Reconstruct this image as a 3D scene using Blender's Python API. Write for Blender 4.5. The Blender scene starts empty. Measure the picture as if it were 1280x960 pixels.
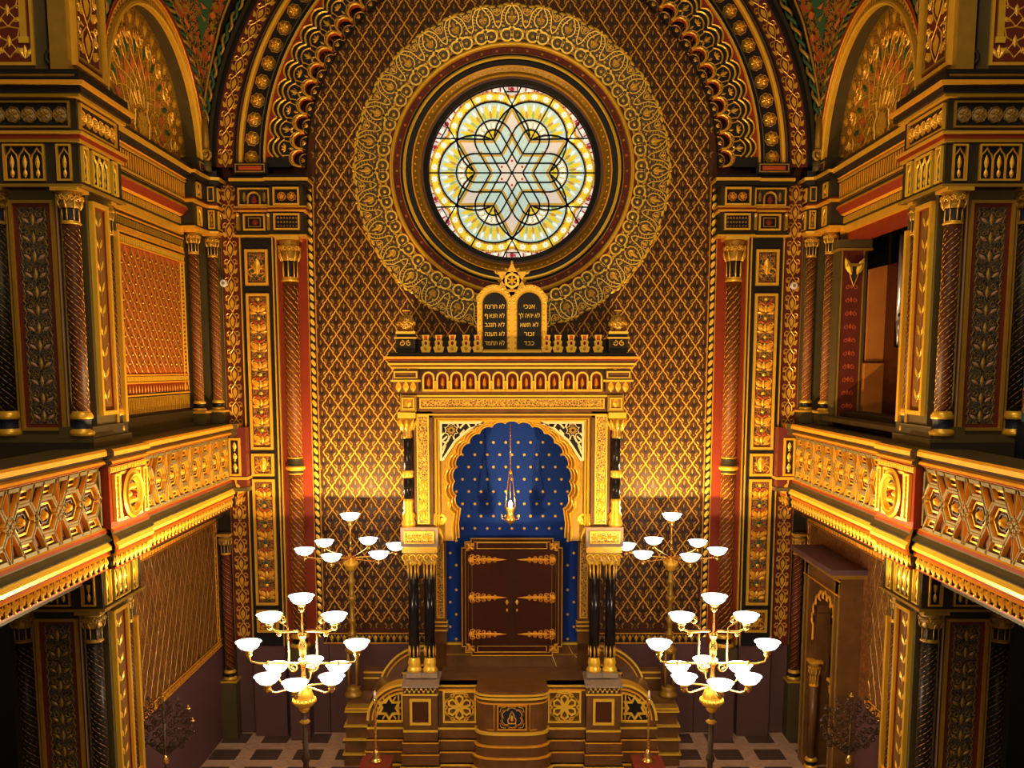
import bpy, math, random
from mathutils import Vector, Matrix
PI = math.pi
sc = bpy.context.scene
C = sc.collection
rnd = random.Random(7)

# ------------------------------------------------------------------ camera, light, exposure
CAM_D, CAM_H, FOC, PITCH, PPY = 14.8, 5.9, 1180.0, math.radians(7), 605.0
cd = bpy.data.cameras.new('camera'); cam = bpy.data.objects.new('camera', cd); C.objects.link(cam)
cam.location = (0, -CAM_D, CAM_H); cam.rotation_euler = (PI/2 - PITCH, 0, 0)
cd.sensor_width = 36; cd.lens = 36*FOC/1280; cd.shift_y = (PPY-480)/1280; cd.clip_end = 200
sc.camera = cam
sc.view_settings.view_transform = 'Standard'; sc.view_settings.look = 'None'
sc.view_settings.gamma = 1; sc.view_settings.use_curve_mapping = False
sc.view_settings.exposure = 0.0
wd = bpy.data.worlds.new('world'); sc.world = wd; wd.use_nodes = True
bg = wd.node_tree.nodes['Background']; bg.inputs[0].default_value = (1, .80, .52, 1); bg.inputs[1].default_value = 0.25
def area(name, loc, rot, sx, sy, power, col):
    l = bpy.data.lights.new(name, 'AREA'); l.shape = 'RECTANGLE'; l.size = sx; l.size_y = sy; l.energy = power; l.color = col
    o = bpy.data.objects.new(name, l); C.objects.link(o); o.location = loc; o.rotation_euler = rot; return o
# added fill lights, unseen above and behind the camera, no real lamps there
area('dome_chandelier_light', (0, -10.5, 15), (math.radians(18), 0, 0), 5, 5, 420, (1, .77, .42))
area('loft_light', (0, -17, 8.2), (math.radians(82), 0, 0), 7, 2.5, 210, (1, .74, .38))

def P(x, y, Y=0.0):          # a direction measured in the photo, met with the vertical plane at depth Y -> (X, Z)
    a = math.atan((y-PPY)/FOC) + PITCH; d = CAM_D + Y; Z = CAM_H - d*math.tan(a)
    zc = d*math.cos(PITCH) + (CAM_H-Z)*math.sin(PITCH)
    return (x-640)*zc/FOC, Z

# ------------------------------------------------------------------ materials
MATS = {}
def mat(name, col, rough=.5, metal=0.0, var=.25, vs=6.0, emit=0, col2=None, bump=0.0, spec=.22):
    m = bpy.data.materials.new(name); m.use_nodes = True; nt = m.node_tree; n = nt.nodes; L = nt.links
    p = n['Principled BSDF']; p.inputs['Roughness'].default_value = rough; p.inputs['Metallic'].default_value = metal
    if metal < .3: p.inputs['Specular IOR Level'].default_value = spec
    tc = n.new('ShaderNodeTexCoord'); nz = n.new('ShaderNodeTexNoise'); nz.inputs['Scale'].default_value = vs; nz.inputs['Detail'].default_value = 6
    L.new(tc.outputs['Object'], nz.inputs['Vector'])
    mx = n.new('ShaderNodeMix'); mx.data_type = 'RGBA'
    L.new(nz.outputs['Fac'], mx.inputs['Factor'])
    c2 = col2 or tuple(c*(1-var) for c in col)
    mx.inputs['A'].default_value = (*c2, 1); mx.inputs['B'].default_value = (*[min(1, c*(1+var)) for c in col], 1)
    L.new(mx.outputs['Result'], p.inputs['Base Color'])
    if emit:
        L.new(mx.outputs['Result'], p.inputs['Emission Color']); p.inputs['Emission Strength'].default_value = emit
    if bump:
        bp = n.new('ShaderNodeBump'); bp.inputs['Strength'].default_value = bump; bp.inputs['Distance'].default_value = .01
        n2 = n.new('ShaderNodeTexNoise'); n2.inputs['Scale'].default_value = vs*8; L.new(tc.outputs['Object'], n2.inputs['Vector'])
        L.new(n2.outputs['Fac'], bp.inputs['Height']); L.new(bp.outputs['Normal'], p.inputs['Normal'])
    MATS[name] = m; return m
def scroll_mat(name, ground, line, scale, width, metal=.5, third=None, stretch=(1, 1, 1)):
    """dense arabesque: meandering gold lines and small leaves over a painted ground"""
    m = bpy.data.materials.new(name); m.use_nodes = True; nt = m.node_tree; n = nt.nodes; L = nt.links
    p = n['Principled BSDF']; p.inputs['Roughness'].default_value = .42
    tc = n.new('ShaderNodeTexCoord'); mp = n.new('ShaderNodeMapping'); mp.inputs['Scale'].default_value = stretch
    L.new(tc.outputs['Object'], mp.inputs[0])
    nz = n.new('ShaderNodeTexNoise'); nz.inputs['Scale'].default_value = scale*.8; nz.inputs['Detail'].default_value = 1
    L.new(mp.outputs[0], nz.inputs['Vector'])
    va = n.new('ShaderNodeVectorMath'); va.operation = 'MULTIPLY_ADD'; va.inputs[1].default_value = (1.2/scale,)*3
    L.new(nz.outputs['Color'], va.inputs[0]); L.new(mp.outputs[0], va.inputs[2])
    vo = n.new('ShaderNodeTexVoronoi'); vo.feature = 'DISTANCE_TO_EDGE'; vo.inputs['Scale'].default_value = scale
    L.new(va.outputs[0], vo.inputs['Vector'])
    v2 = n.new('ShaderNodeTexVoronoi'); v2.inputs['Scale'].default_value = scale; L.new(va.outputs[0], v2.inputs['Vector'])
    lt = n.new('ShaderNodeMath'); lt.operation = 'LESS_THAN'; lt.inputs[1].default_value = width; L.new(vo.outputs['Distance'], lt.inputs[0])
    l2 = n.new('ShaderNodeMath'); l2.operation = 'LESS_THAN'; l2.inputs[1].default_value = .22; L.new(v2.outputs['Distance'], l2.inputs[0])
    ma = n.new('ShaderNodeMath'); ma.operation = 'MAXIMUM'; L.new(lt.outputs[0], ma.inputs[0]); L.new(l2.outputs[0], ma.inputs[1])
    mx = n.new('ShaderNodeMix'); mx.data_type = 'RGBA'; mx.inputs['A'].default_value = (*ground, 1); mx.inputs['B'].default_value = (*line, 1)
    if third:
        wn = n.new('ShaderNodeMix'); wn.data_type = 'RGBA'
        sp = n.new('ShaderNodeSeparateColor'); L.new(v2.outputs['Color'], sp.inputs[0])
        gt = n.new('ShaderNodeMath'); gt.operation = 'GREATER_THAN'; gt.inputs[1].default_value = .62; L.new(sp.outputs[0], gt.inputs[0])
        L.new(gt.outputs[0], wn.inputs['Factor']); wn.inputs['A'].default_value = (*ground, 1); wn.inputs['B'].default_value = (*third, 1)
        L.new(wn.outputs['Result'], mx.inputs['A'])
    L.new(ma.outputs[0], mx.inputs['Factor']); L.new(mx.outputs['Result'], p.inputs['Base Color'])
    mm = n.new('ShaderNodeMath'); mm.operation = 'MULTIPLY'; mm.inputs[1].default_value = metal; L.new(ma.outputs[0], mm.inputs[0]); L.new(mm.outputs[0], p.inputs['Metallic'])
    MATS[name] = m; return m
GOLD = mat('gold_leaf', (.86, .47, .04), .36, .4, .18, 9)
GOLDB = mat('bright_gold', (.98, .58, .05), .32, .35, .12, 9)
GOLDD = mat('old_gold', (.36, .20, .02), .42, .3, .3, 7)
GOLDO = mat('orange_gold', (.82, .36, .025), .4, .15, .25, 8)
BRASS = mat('brass', (.85, .50, .12), .25, .9, .15, 10)
OLIVE = mat('olive_paint', (.085, .062, .024), .5, 0, .25, 5)
DKOLIVE = mat('dark_olive_paint', (.030, .024, .012), .5, 0, .3, 5)
BLACK = mat('black_paint', (.012, .010, .010), .42, 0, .3, 5)
RED = mat('red_paint', (.24, .028, .008), .5, 0, .25, 4)
DRED = mat('dark_red_paint', (.12, .020, .012), .5, 0, .3, 5)
BRRED = mat('bright_red_paint', (.46, .075, .016), .5, 0, .2, 5)
LATT = mat('lattice_gilding', (.88, .46, .04), .4, .15, .2, 8)
GROUND = mat('brown_wall_ground', (.066, .019, .004), .55, 0, .3, 3)
GROUND2 = mat('brown_leaf_ground', (.20, .085, .018), .5, .1, .3, 9)
BLUE = mat('blue_niche_paint', (.010, .040, .27), .55, 0, .15, 2, spec=.08)
NAVY = mat('navy_paint', (.014, .018, .04), .5, 0, .2, 5)
ORRED = mat('orange_red_enamel', (.55, .14, .03), .4, 0, .2, 6)
GREEN = mat('green_paint', (.03, .09, .04), .5, 0, .3, 6)
STONE = mat('brown_marble', (.155, .066, .018), .28, 0, .45, 5, col2=(.055, .022, .008), spec=.4)
GREYST = mat('grey_stone', (.30, .22, .16), .5, 0, .4, 14)
BLKMAR = mat('black_marble', (.010, .009, .010), .18, 0, .6, 3)
DADO = mat('purple_brown_dado', (.12, .058, .062), .5, 0, .12, 1.6)
WOODD = mat('dark_mahogany', (.045, .010, .004), .3, 0, .4, 5)
WOODO = mat('organ_oak', (.42, .14, .025), .45, 0, .3, 4)
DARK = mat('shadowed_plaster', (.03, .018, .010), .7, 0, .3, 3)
PIPE = mat('tin_pipe_metal', (.55, .52, .58), .3, .8, .1, 5)
CREAM = mat('cream_plaster', (.72, .60, .34), .55, 0, .12, 7)
PINKST = mat('pink_line_paint', (.45, .24, .14), .5, 0, .15, 7)
WHITEP = mat('white_plastic', (.8, .75, .7), .4, 0, .05, 5)
WAX = mat('candle_wax', (.85, .62, .5), .4, 0, .05, 5)
IRON = mat('dark_bronze', (.07, .038, .022), .4, .4, .4, 12)
REDCL = mat('red_cloth', (.16, .022, .010), .7, 0, .2, 5)
BOWL = mat('lit_opal_glass', (1, .93, .86), .3, 0, .02, 4, emit=3.6)
FLAME = mat('flame_glass', (1, .8, .5), .3, 0, .02, 4, emit=14)
PIERSH = mat('dark_red_shaft', (.075, .022, .014), .45, 0, .5, 14)
STRAPC = mat('grey_green_strap', (.15, .125, .055), .5, 0, .2, 6)
RBROWN = mat('red_brown_shaft', (.15, .045, .014), .5, 0, .4, 12)
WREATH = scroll_mat('wreath_ground', (.018, .008, .004), (.24, .125, .018), 34, .045, .2)
ARABP = scroll_mat('pilaster_ground', (.03, .022, .010), (.42, .20, .03), 20, .08, .2, (.16, .03, .01))
ARABN = scroll_mat('pier_panel_ground', (.012, .012, .016), (.17, .10, .025), 26, .06, .1, (.02, .03, .05))
ARAB = scroll_mat('gold_arabesque_on_black', (.016, .012, .008), (.62, .36, .06), 22, .07)
ARABR = scroll_mat('gold_arabesque_on_red', (.10, .018, .01), (.60, .32, .05), 18, .07)
ARABF = scroll_mat('fine_gold_arabesque', (.05, .022, .008), (.70, .40, .06), 30, .085)
ARABC = scroll_mat('coloured_arabesque', (.025, .03, .012), (.40, .20, .04), 14, .07, .4, (.36, .05, .02))
ARABG = scroll_mat('gilded_relief', (.16, .075, .014), (.80, .44, .05), 26, .10)
ARABL = scroll_mat('orange_lattice_wall', (.15, .05, .012), (.38, .15, .02), 16, .05, .2, (.09, .035, .012), (1, 1, .45))
PAINTC = scroll_mat('painted_column_colours', (.30, .05, .02), (.5, .30, .10), 9, .08, .1, (.03, .14, .25))
# stained glass, lit by the day behind it
G_PALE = mat('glass_pale_blue', (.42, .56, .50), .3, 0, .45, 70, emit=.9)
G_ROSE = mat('glass_rose_white', (.62, .54, .46), .3, 0, .35, 60, emit=.85)
G_YEL = mat('glass_yellow', (.72, .54, .03), .3, 0, .3, 40, emit=.85)
G_AMB = mat('glass_amber', (.55, .30, .02), .3, 0, .35, 40, emit=.7)
G_WHT = mat('glass_white', (.85, .80, .66), .3, 0, .15, 50, emit=.95)
G_GRN = mat('glass_green', (.38, .46, .12), .3, 0, .3, 50, emit=.7)
G_RED = mat('glass_red', (.45, .02, .05), .3, 0, .4, 50, emit=.55)
LEAD = mat('lead_came', (.012, .012, .012), .5, 0, .2, 9)

# ------------------------------------------------------------------ mesh builder
def fr_back(Y): return (Vector((0, Y, 0)), Vector((1, 0, 0)), Vector((0, 0, 1)), Vector((0, -1, 0)))
def fr_side(s, X): return (Vector((s*X, 0, 0)), Vector((0, 1, 0)), Vector((0, 0, 1)), Vector((-s, 0, 0)))
def fr_at(x, y, z=0): return (Vector((x, y, z)), Vector((1, 0, 0)), Vector((0, 0, 1)), Vector((0, -1, 0)))
def arc(cu, cv, r, a0, a1, n): return [(cu+r*math.cos(a0+(a1-a0)*i/n), cv+r*math.sin(a0+(a1-a0)*i/n)) for i in range(n+1)]
def spiral(cu, cv, r0, r1, a0, turns, n=14): return [(cu+(r0+(r1-r0)*i/n)*math.cos(a0+turns*2*PI*i/n), cv+(r0+(r1-r0)*i/n)*math.sin(a0+turns*2*PI*i/n)) for i in range(n+1)]
def wpos(o):
    v = Vector((0, 0, 0))
    while o: v += Vector(o.location); o = o.parent
    return v
class B:
    def __init__(s, fr=None): s.V = []; s.F = []; s.M = []; s.S = []; s.mats = []; s.fr = fr or fr_at(0, 0, 0)
    def mi(s, m):
        if m not in s.mats: s.mats.append(m)
        return s.mats.index(m)
    def v(s, u, v, w):
        o, a, b, c = s.fr; s.V.append(o+a*u+b*v+c*w); return len(s.V)-1
    def f(s, idx, m, sm=False): s.F.append(tuple(idx)); s.M.append(s.mi(m)); s.S.append(sm)
    def poly(s, pts, w, m): s.f([s.v(p[0], p[1], w) for p in pts], m)
    def rect(s, u0, u1, v0, v1, w, m): s.poly([(u0, v0), (u1, v0), (u1, v1), (u0, v1)], w, m)
    def box(s, u0, u1, v0, v1, w0, w1, m, mt=None):
        i = [s.v(u, v, w) for w in (w0, w1) for v in (v0, v1) for u in (u0, u1)]
        s.f((i[4], i[5], i[7], i[6]), mt or m)
        for q in ((0, 2, 3, 1), (0, 1, 5, 4), (2, 6, 7, 3), (0, 4, 6, 2), (1, 3, 7, 5)): s.f([i[k] for k in q], m)
    def prism(s, pts, w0, w1, m, mf=None):
        a = [s.v(p[0], p[1], w0) for p in pts]; b = [s.v(p[0], p[1], w1) for p in pts]; n = len(pts)
        s.f(b, mf or m); s.f(a[::-1], m)
        for i in range(n): s.f((a[i], a[(i+1) % n], b[(i+1) % n], b[i]), m)
    def offs(s, pts, d, closed):
        n = len(pts); out = []
        for i in range(n):
            a = pts[(i-1) % n] if (closed or i > 0) else pts[i]; c = pts[(i+1) % n] if (closed or i < n-1) else pts[i]; p = pts[i]
            d1 = (p[0]-a[0], p[1]-a[1]); d2 = (c[0]-p[0], c[1]-p[1])
            l1 = math.hypot(*d1); l2 = math.hypot(*d2)
            if l1 < 1e-9: d1, l1 = d2, l2
            if l2 < 1e-9: d2, l2 = d1, l1
            l1 = l1 or 1; l2 = l2 or 1
            n1 = (-d1[1]/l1, d1[0]/l1); n2 = (-d2[1]/l2, d2[0]/l2)
            nx, ny = n1[0]+n2[0], n1[1]+n2[1]; k = nx*nx+ny*ny
            if k < .35: nx, ny, k = n1[0], n1[1], 1; q = 1
            else: q = 2/k
            out.append((p[0]+nx*q*d, p[1]+ny*q*d))
        return out
    def rib(s, pts, wd, h, m, closed=False, w=0.0):
        L = s.offs(pts, wd/2, closed); R = s.offs(pts, -wd/2, closed)
        a = [s.v(*p, w) for p in L]; t = [s.v(*p, w+h) for p in pts]; c = [s.v(*p, w) for p in R]; n = len(pts)
        for i in range(n if closed else n-1):
            j = (i+1) % n; s.f((a[i], a[j], t[j], t[i]), m); s.f((t[i], t[j], c[j], c[i]), m)
    def strap(s, pts, wd, w0, w1, mt, ms=None, closed=False):
        ms = ms or mt; L = s.offs(pts, wd/2, closed); R = s.offs(pts, -wd/2, closed); n = len(pts)
        a = [s.v(*p, w0) for p in L]; b = [s.v(*p, w1) for p in L]; c = [s.v(*p, w1) for p in R]; d = [s.v(*p, w0) for p in R]
        for i in range(n if closed else n-1):
            j = (i+1) % n
            s.f((a[i], a[j], b[j], b[i]), ms); s.f((b[i], b[j], c[j], c[i]), mt); s.f((c[i], c[j], d[j], d[i]), ms)
        if not closed:
            s.f((a[0], b[0], c[0], d[0]), ms); s.f((a[-1], d[-1], c[-1], b[-1]), ms)
    def frame(s, u0, u1, v0, v1, t, w0, w1, m, ms=None):
        h = t/2; s.strap([(u0+h, v0+h), (u1-h, v0+h), (u1-h, v1-h), (u0+h, v1-h)], t, w0, w1, m, ms, True)
    def petal(s, cu, cv, ang, L, wd, m, w=0.0, h=.012):
        ca, sa = math.cos(ang), math.sin(ang); pr = [(0, 0), (.25, .75), (.5, 1), (.75, .7), (1, 0), (.75, -.7), (.5, -1), (.25, -.75)]
        ids = [s.v(cu+ca*L*a-sa*wd/2*b, cv+sa*L*a+ca*wd/2*b, w) for a, b in pr]; c = s.v(cu+ca*L*.45, cv+sa*L*.45, w+h)
        for i in range(8): s.f((ids[i], ids[(i+1) % 8], c), m)
    def dome(s, cu, cv, r, m, w=0.0, h=.02, n=10, m2=None):
        a = [s.v(cu+r*math.cos(2*PI*i/n), cv+r*math.sin(2*PI*i/n), w) for i in range(n)]
        b = [s.v(cu+r*.6*math.cos(2*PI*i/n), cv+r*.6*math.sin(2*PI*i/n), w+h*.8) for i in range(n)]; c = s.v(cu, cv, w+h)
        for i in range(n): j = (i+1) % n; s.f((a[i], a[j], b[j], b[i]), m, True); s.f((b[i], b[j], c), m2 or m, True)
    def ring(s, cu, cv, prof, ms, a0=0, a1=2*PI, n=64):
        rows = []
        for i in range(n+1):
            a = a0+(a1-a0)*i/n; rows.append([s.v(cu+r*math.cos(a), cv+r*math.sin(a), w) for r, w in prof])
        for i in range(n):
            for k in range(len(prof)-1):
                s.f((rows[i][k], rows[i][k+1], rows[i+1][k+1], rows[i+1][k]), ms[k] if isinstance(ms, (list, tuple)) else ms)
    def lathe(s, cu, cv, cw, prof, m, n=16, sm=True):
        rows = [[s.v(cu+r*math.cos(2*PI*i/n), cv+z, cw+r*math.sin(2*PI*i/n)) for i in range(n)] for r, z in prof]
        for k in range(len(prof)-1):
            for i in range(n):
                j = (i+1) % n; s.f((rows[k][i], rows[k][j], rows[k+1][j], rows[k+1][i]), m[k] if isinstance(m, (list, tuple)) else m, sm)
        s.f(rows[0][::-1], m[0] if isinstance(m, (list, tuple)) else m); s.f(rows[-1], m[-1] if isinstance(m, (list, tuple)) else m)
    def tube(s, pts, r, m, n=8):
        P3 = [Vector(p) for p in pts]; rows = []; k = len(P3)
        for i, p in enumerate(P3):
            t = (P3[min(i+1, k-1)]-P3[max(i-1, 0)]); t = t.normalized() if t.length > 1e-9 else Vector((0, 1, 0))
            up = Vector((0, 0, 1)) if abs(t.z) < .9 else Vector((1, 0, 0)); a = t.cross(up).normalized(); b = t.cross(a)
            rr = r[i] if isinstance(r, (list, tuple)) else r
            rows.append([s.v(*(p+a*rr*math.cos(2*PI*q/n)+b*rr*math.sin(2*PI*q/n))) for q in range(n)])
        for i in range(k-1):
            for q in range(n): j = (q+1) % n; s.f((rows[i][q], rows[i][j], rows[i+1][j], rows[i+1][q]), m, True)
        s.f(rows[0][::-1], m); s.f(rows[-1], m)
    def build(s, name, parent=None, label=None, kind=None, cat=None, group=None):
        me = bpy.data.meshes.new(name); off = wpos(parent) if parent else Vector((0, 0, 0))
        me.from_pydata([tuple(p-off) for p in s.V], [], s.F)
        for m in s.mats: me.materials.append(m)
        me.polygons.foreach_set('material_index', s.M); me.polygons.foreach_set('use_smooth', s.S); me.update()
        o = bpy.data.objects.new(name, me); C.objects.link(o)
        if parent: o.parent = parent
        tag(o, label, cat, group, kind); return o
def tag(o, label=None, cat=None, group=None, kind=None):
    if label: o['label'] = label
    if cat: o['category'] = cat
    if group: o['group'] = group
    if kind: o['kind'] = kind
    return o
def thing(name, label, cat, loc=(0, 0, 0), group=None, kind=None):
    o = bpy.data.objects.new(name, None); C.objects.link(o); o.location = loc; o.empty_display_size = .1
    return tag(o, label, cat, group, kind)
def copy_tree(root, loc, label=None, mirror=False):
    r = root.copy(); C.objects.link(r); r.location = loc
    if label: r['label'] = label
    if mirror: r.scale = (-1, 1, 1)
    def rec(src, dst):
        for ch in src.children:
            c = ch.copy(); C.objects.link(c); c.parent = dst; rec(ch, c)
    rec(root, r); return r

# ------------------------------------------------------------------ ornament
def tulip_strip(b, u0, u1, v0, v1, pitch, m=GOLD, w=0.0):
    """running ornament: buds between crossing stems with leaves and curls at the sides"""
    cu = (u0+u1)/2; hw = (u1-u0)/2*.86; n = max(1, round((v1-v0)/pitch)); p = (v1-v0)/n
    for k in range(n):
        y = v0+(k+.5)*p
        tulip(b, cu, y, hw, p, m, w)
def tulip(b, cu, y, hw, p, m, w=0.0, fx=None):
    fx = fx or (lambda a, c: (a, c))
    def pt(a, c): return fx(cu+a*hw, y+c*p)
    q = [pt(0, .30), pt(.30, .08), pt(.22, -.12), pt(0, -.30), pt(-.22, -.12), pt(-.30, .08)]
    b.poly(q, w+.004, m)
    for s in (-1, 1):
        b.rib([pt(s*.02, .48), pt(s*.48, .22), pt(s*.52, -.02), pt(s*.30, -.25), pt(-s*.05, -.5)], .018, .008, m, False, w)
        b.poly([pt(s*.45, -.12), pt(s*.95, -.02), pt(s*.80, -.28), pt(s*.62, -.34), pt(s*.38, -.30)], w+.004, m)
        b.rib([pt(s*.35, .42), pt(s*.62, .46), pt(s*.85, .36), pt(s*.84, .20), pt(s*.66, .20), pt(s*.66, .30)], .016, .008, m, False, w)
def leaf_strip(b, u0, u1, v0, v1, pitch, m=GOLD, w=0.0):
    cu = (u0+u1)/2; hw = (u1-u0)/2; n = max(1, round((v1-v0)/pitch)); p = (v1-v0)/n
    for k in range(n):
        y = v0+(k+.3)*p
        for s in (-1, 1): b.petal(cu+s*hw*.12, y, PI/2-s*.55, p*.6, hw*.38, m, w, .014)
        b.petal(cu, y-p*.2, PI/2, p*.5, hw*.22, GOLDD, w, .01)
    b.rib([(cu, v0), (cu, v1)], .008, .004, GOLDD, False, w)
def vine_panel(b, u0, u1, v0, v1, pitch, w=0.0, ml=PINKST):
    """pairs of pale leaves in a scrolling vine on a dark ground"""
    cu = (u0+u1)/2; hw = (u1-u0)/2; n = max(1, round((v1-v0)/pitch)); p = (v1-v0)/n
    for k in range(n):
        y = v0+(k+.5)*p
        for s in (-1, 1):
            b.petal(cu+s*hw*.25, y-.25*p, PI/2-s*.95, hw*.62, hw*.24, ml, w, .012)
            b.rib(spiral(cu+s*hw*.45, y+.22*p, hw*.24, hw*.08, PI/2, s*1.0, 9), .007, .004, GOLDD, False, w)
            b.rib([(cu+s*hw*.95, y-.5*p), (cu+s*hw*.78, y-.2*p), (cu+s*hw*.93, y+.1*p), (cu+s*hw*.8, y+.3*p), (cu+s*hw*.95, y+.5*p)], .008, .005, GOLDD, False, w)
        b.petal(cu, y-.4*p, PI/2, p*.7, hw*.28, GOLDD, w, .01)
def niche_arcs(b, u0, u1, v0, v1, n, w=0.0, mg=GOLD, mb=BLACK):
    """a framed panel of small pointed arches with a spear in each"""
    b.rect(u0, u1, v0, v1, w+.002, mb); b.frame(u0, u1, v0, v1, .018, w, w+.03, mg)
    a = (u1-u0-.03)/n; h = v1-v0
    for k in range(n):
        c = u0+.015+(k+.5)*a; r = a*.46
        b.rib([(c-r, v0+.02), (c-r, v0+h*.58), (c-r*.8, v0+h*.72), (c-r*.35, v0+h*.80), (c, v0+h*.9), (c+r*.35, v0+h*.80), (c+r*.8, v0+h*.72), (c+r, v0+h*.58), (c+r, v0+.02)], .016, .014, mg, False, w+.004)
        b.petal(c, v0+h*.30, PI/2, h*.42, a*.36, mg, w+.004, .014); b.petal(c, v0+h*.08, PI/2, h*.26, a*.34, mg, w+.004, .014)
def rosette(b, cu, cv, r, w=0.0, m=GOLDD, n=6, mf=None, h=.05):
    b.rib([(cu+r*(1+.06*math.cos(k*PI))*math.cos(PI*k/8+.2), cv+r*(1+.06*math.cos(k*PI))*math.sin(PI*k/8+.2)) for k in range(16)], .016, .014, m, True, w)
    b.dome(cu, cv, r*.86, mf or m, w, h*.5, 12)
    for k in range(n): b.petal(cu, cv, 2*PI*k/n+.3, r*.8, r*.45, m, w+h*.45, .02)
    b.dome(cu, cv, r*.2, m, w+h*.5, .02, 6)
def profile_run(b, prof, ms, e0, e1, axis='u'):
    """a moulding: section [(w, v)] run along u from e0 to e1, ends closed"""
    a = [b.v(e0, v, w) for w, v in prof]; c = [b.v(e1, v, w) for w, v in prof]
    for i in range(len(prof)-1): b.f((a[i], c[i], c[i+1], a[i+1]), ms[i] if isinstance(ms, (list, tuple)) else ms)
    b.f(a, ms[0] if isinstance(ms, (list, tuple)) else ms); b.f(c[::-1], ms[0] if isinstance(ms, (list, tuple)) else ms)
def capital(b, cu, v0, cw, r, h, mneck=BLACK, m=GOLD):
    b.lathe(cu, v0, cw, [(r*1.12, 0), (r*1.2, h*.03), (r*1.05, h*.07), (r*.95, h*.1), (r*.98, h*.42), (r*1.15, h*.5)], [m, m, m, mneck, mneck], 14)
    for k in range(8):
        a = 2*PI*k/8; b.tube([(cu+r*1.0*math.cos(a), v0+h*.08, cw+r*1.0*math.sin(a)), (cu+r*1.0*math.cos(a), v0+h*.42, cw+r*1.0*math.sin(a))], r*.09, m, 5)
    b.lathe(cu, v0, cw, [(r*1.1, h*.45), (r*1.3, h*.52), (r*1.15, h*.6), (r*1.3, h*.8), (r*1.5, h*.9)], GOLDD, 14)
    b.box(cu-r*1.6, cu+r*1.6, v0+h*.9, v0+h, cw-r*1.6, cw+r*1.6, m)
    for k in range(8):
        a = 2*PI*k/8; ca, sa = math.cos(a), math.sin(a); rr = r*1.38
        for sg in (-1, 1):
            pts = []
            for i in range(11):
                t = i/10; q = sg*(PI/2)+sg*t*1.35*2*PI*-1; rad = r*(.34-.24*t)
                du = sg*r*.30+rad*math.cos(q); dv = h*.72+rad*math.sin(q)*1.0
                pts.append((cu+ca*rr-sa*du, v0+dv, cw+sa*rr+ca*du))
            b.tube(pts, r*.075, m, 5)
        b.tube([(cu+ca*r*1.12, v0+h*.44, cw+sa*r*1.12), (cu+ca*r*1.38, v0+h*.55, cw+sa*r*1.38), (cu+ca*r*1.5, v0+h*.66, cw+sa*r*1.5)], [r*.10, r*.16, r*.05], m, 5)
def helix_shaft(b, cu, v0, v1, cw, r, base=DRED, line=GOLD, pitch=.3, strands=3, n=14, alt=None):
    b.lathe(cu, 0, cw, [(r, v0), (r, v1)], base, n)
    L = v1-v0; N = max(8, int(L/pitch*10))
    for q in range(strands):
        for off, rr in ((0, r*.05), (.12*pitch, r*.032)):
            b.tube([(cu+r*math.cos(2*PI*(i/10+q/strands)), v0+off+(L-.14*pitch)*i/N, cw+r*math.sin(2*PI*(i/10+q/strands))) for i in range(N+1)], rr, line, 4)
    if alt:
        for q in range(strands):
            b.tube([(cu+r*.97*math.cos(2*PI*(i/10+(q+.5)/strands)), v0+(L)*i/N, cw+r*.97*math.sin(2*PI*(i/10+(q+.5)/strands))) for i in range(N+1)], r*.22, alt, 4)
def torus_base(b, cu, v0, cw, r, h, m=GOLD, m2=BLACK):
    b.lathe(cu, v0, cw, [(r*1.45, 0), (r*1.5, h*.12), (r*1.4, h*.22), (r*1.1, h*.28), (r*1.08, h*.6), (r*1.3, h*.68), (r*1.35, h*.8), (r*1.15, h*.92), (r, h)], [m, m, m, m2, m2, m, m, m], 16)
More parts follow.
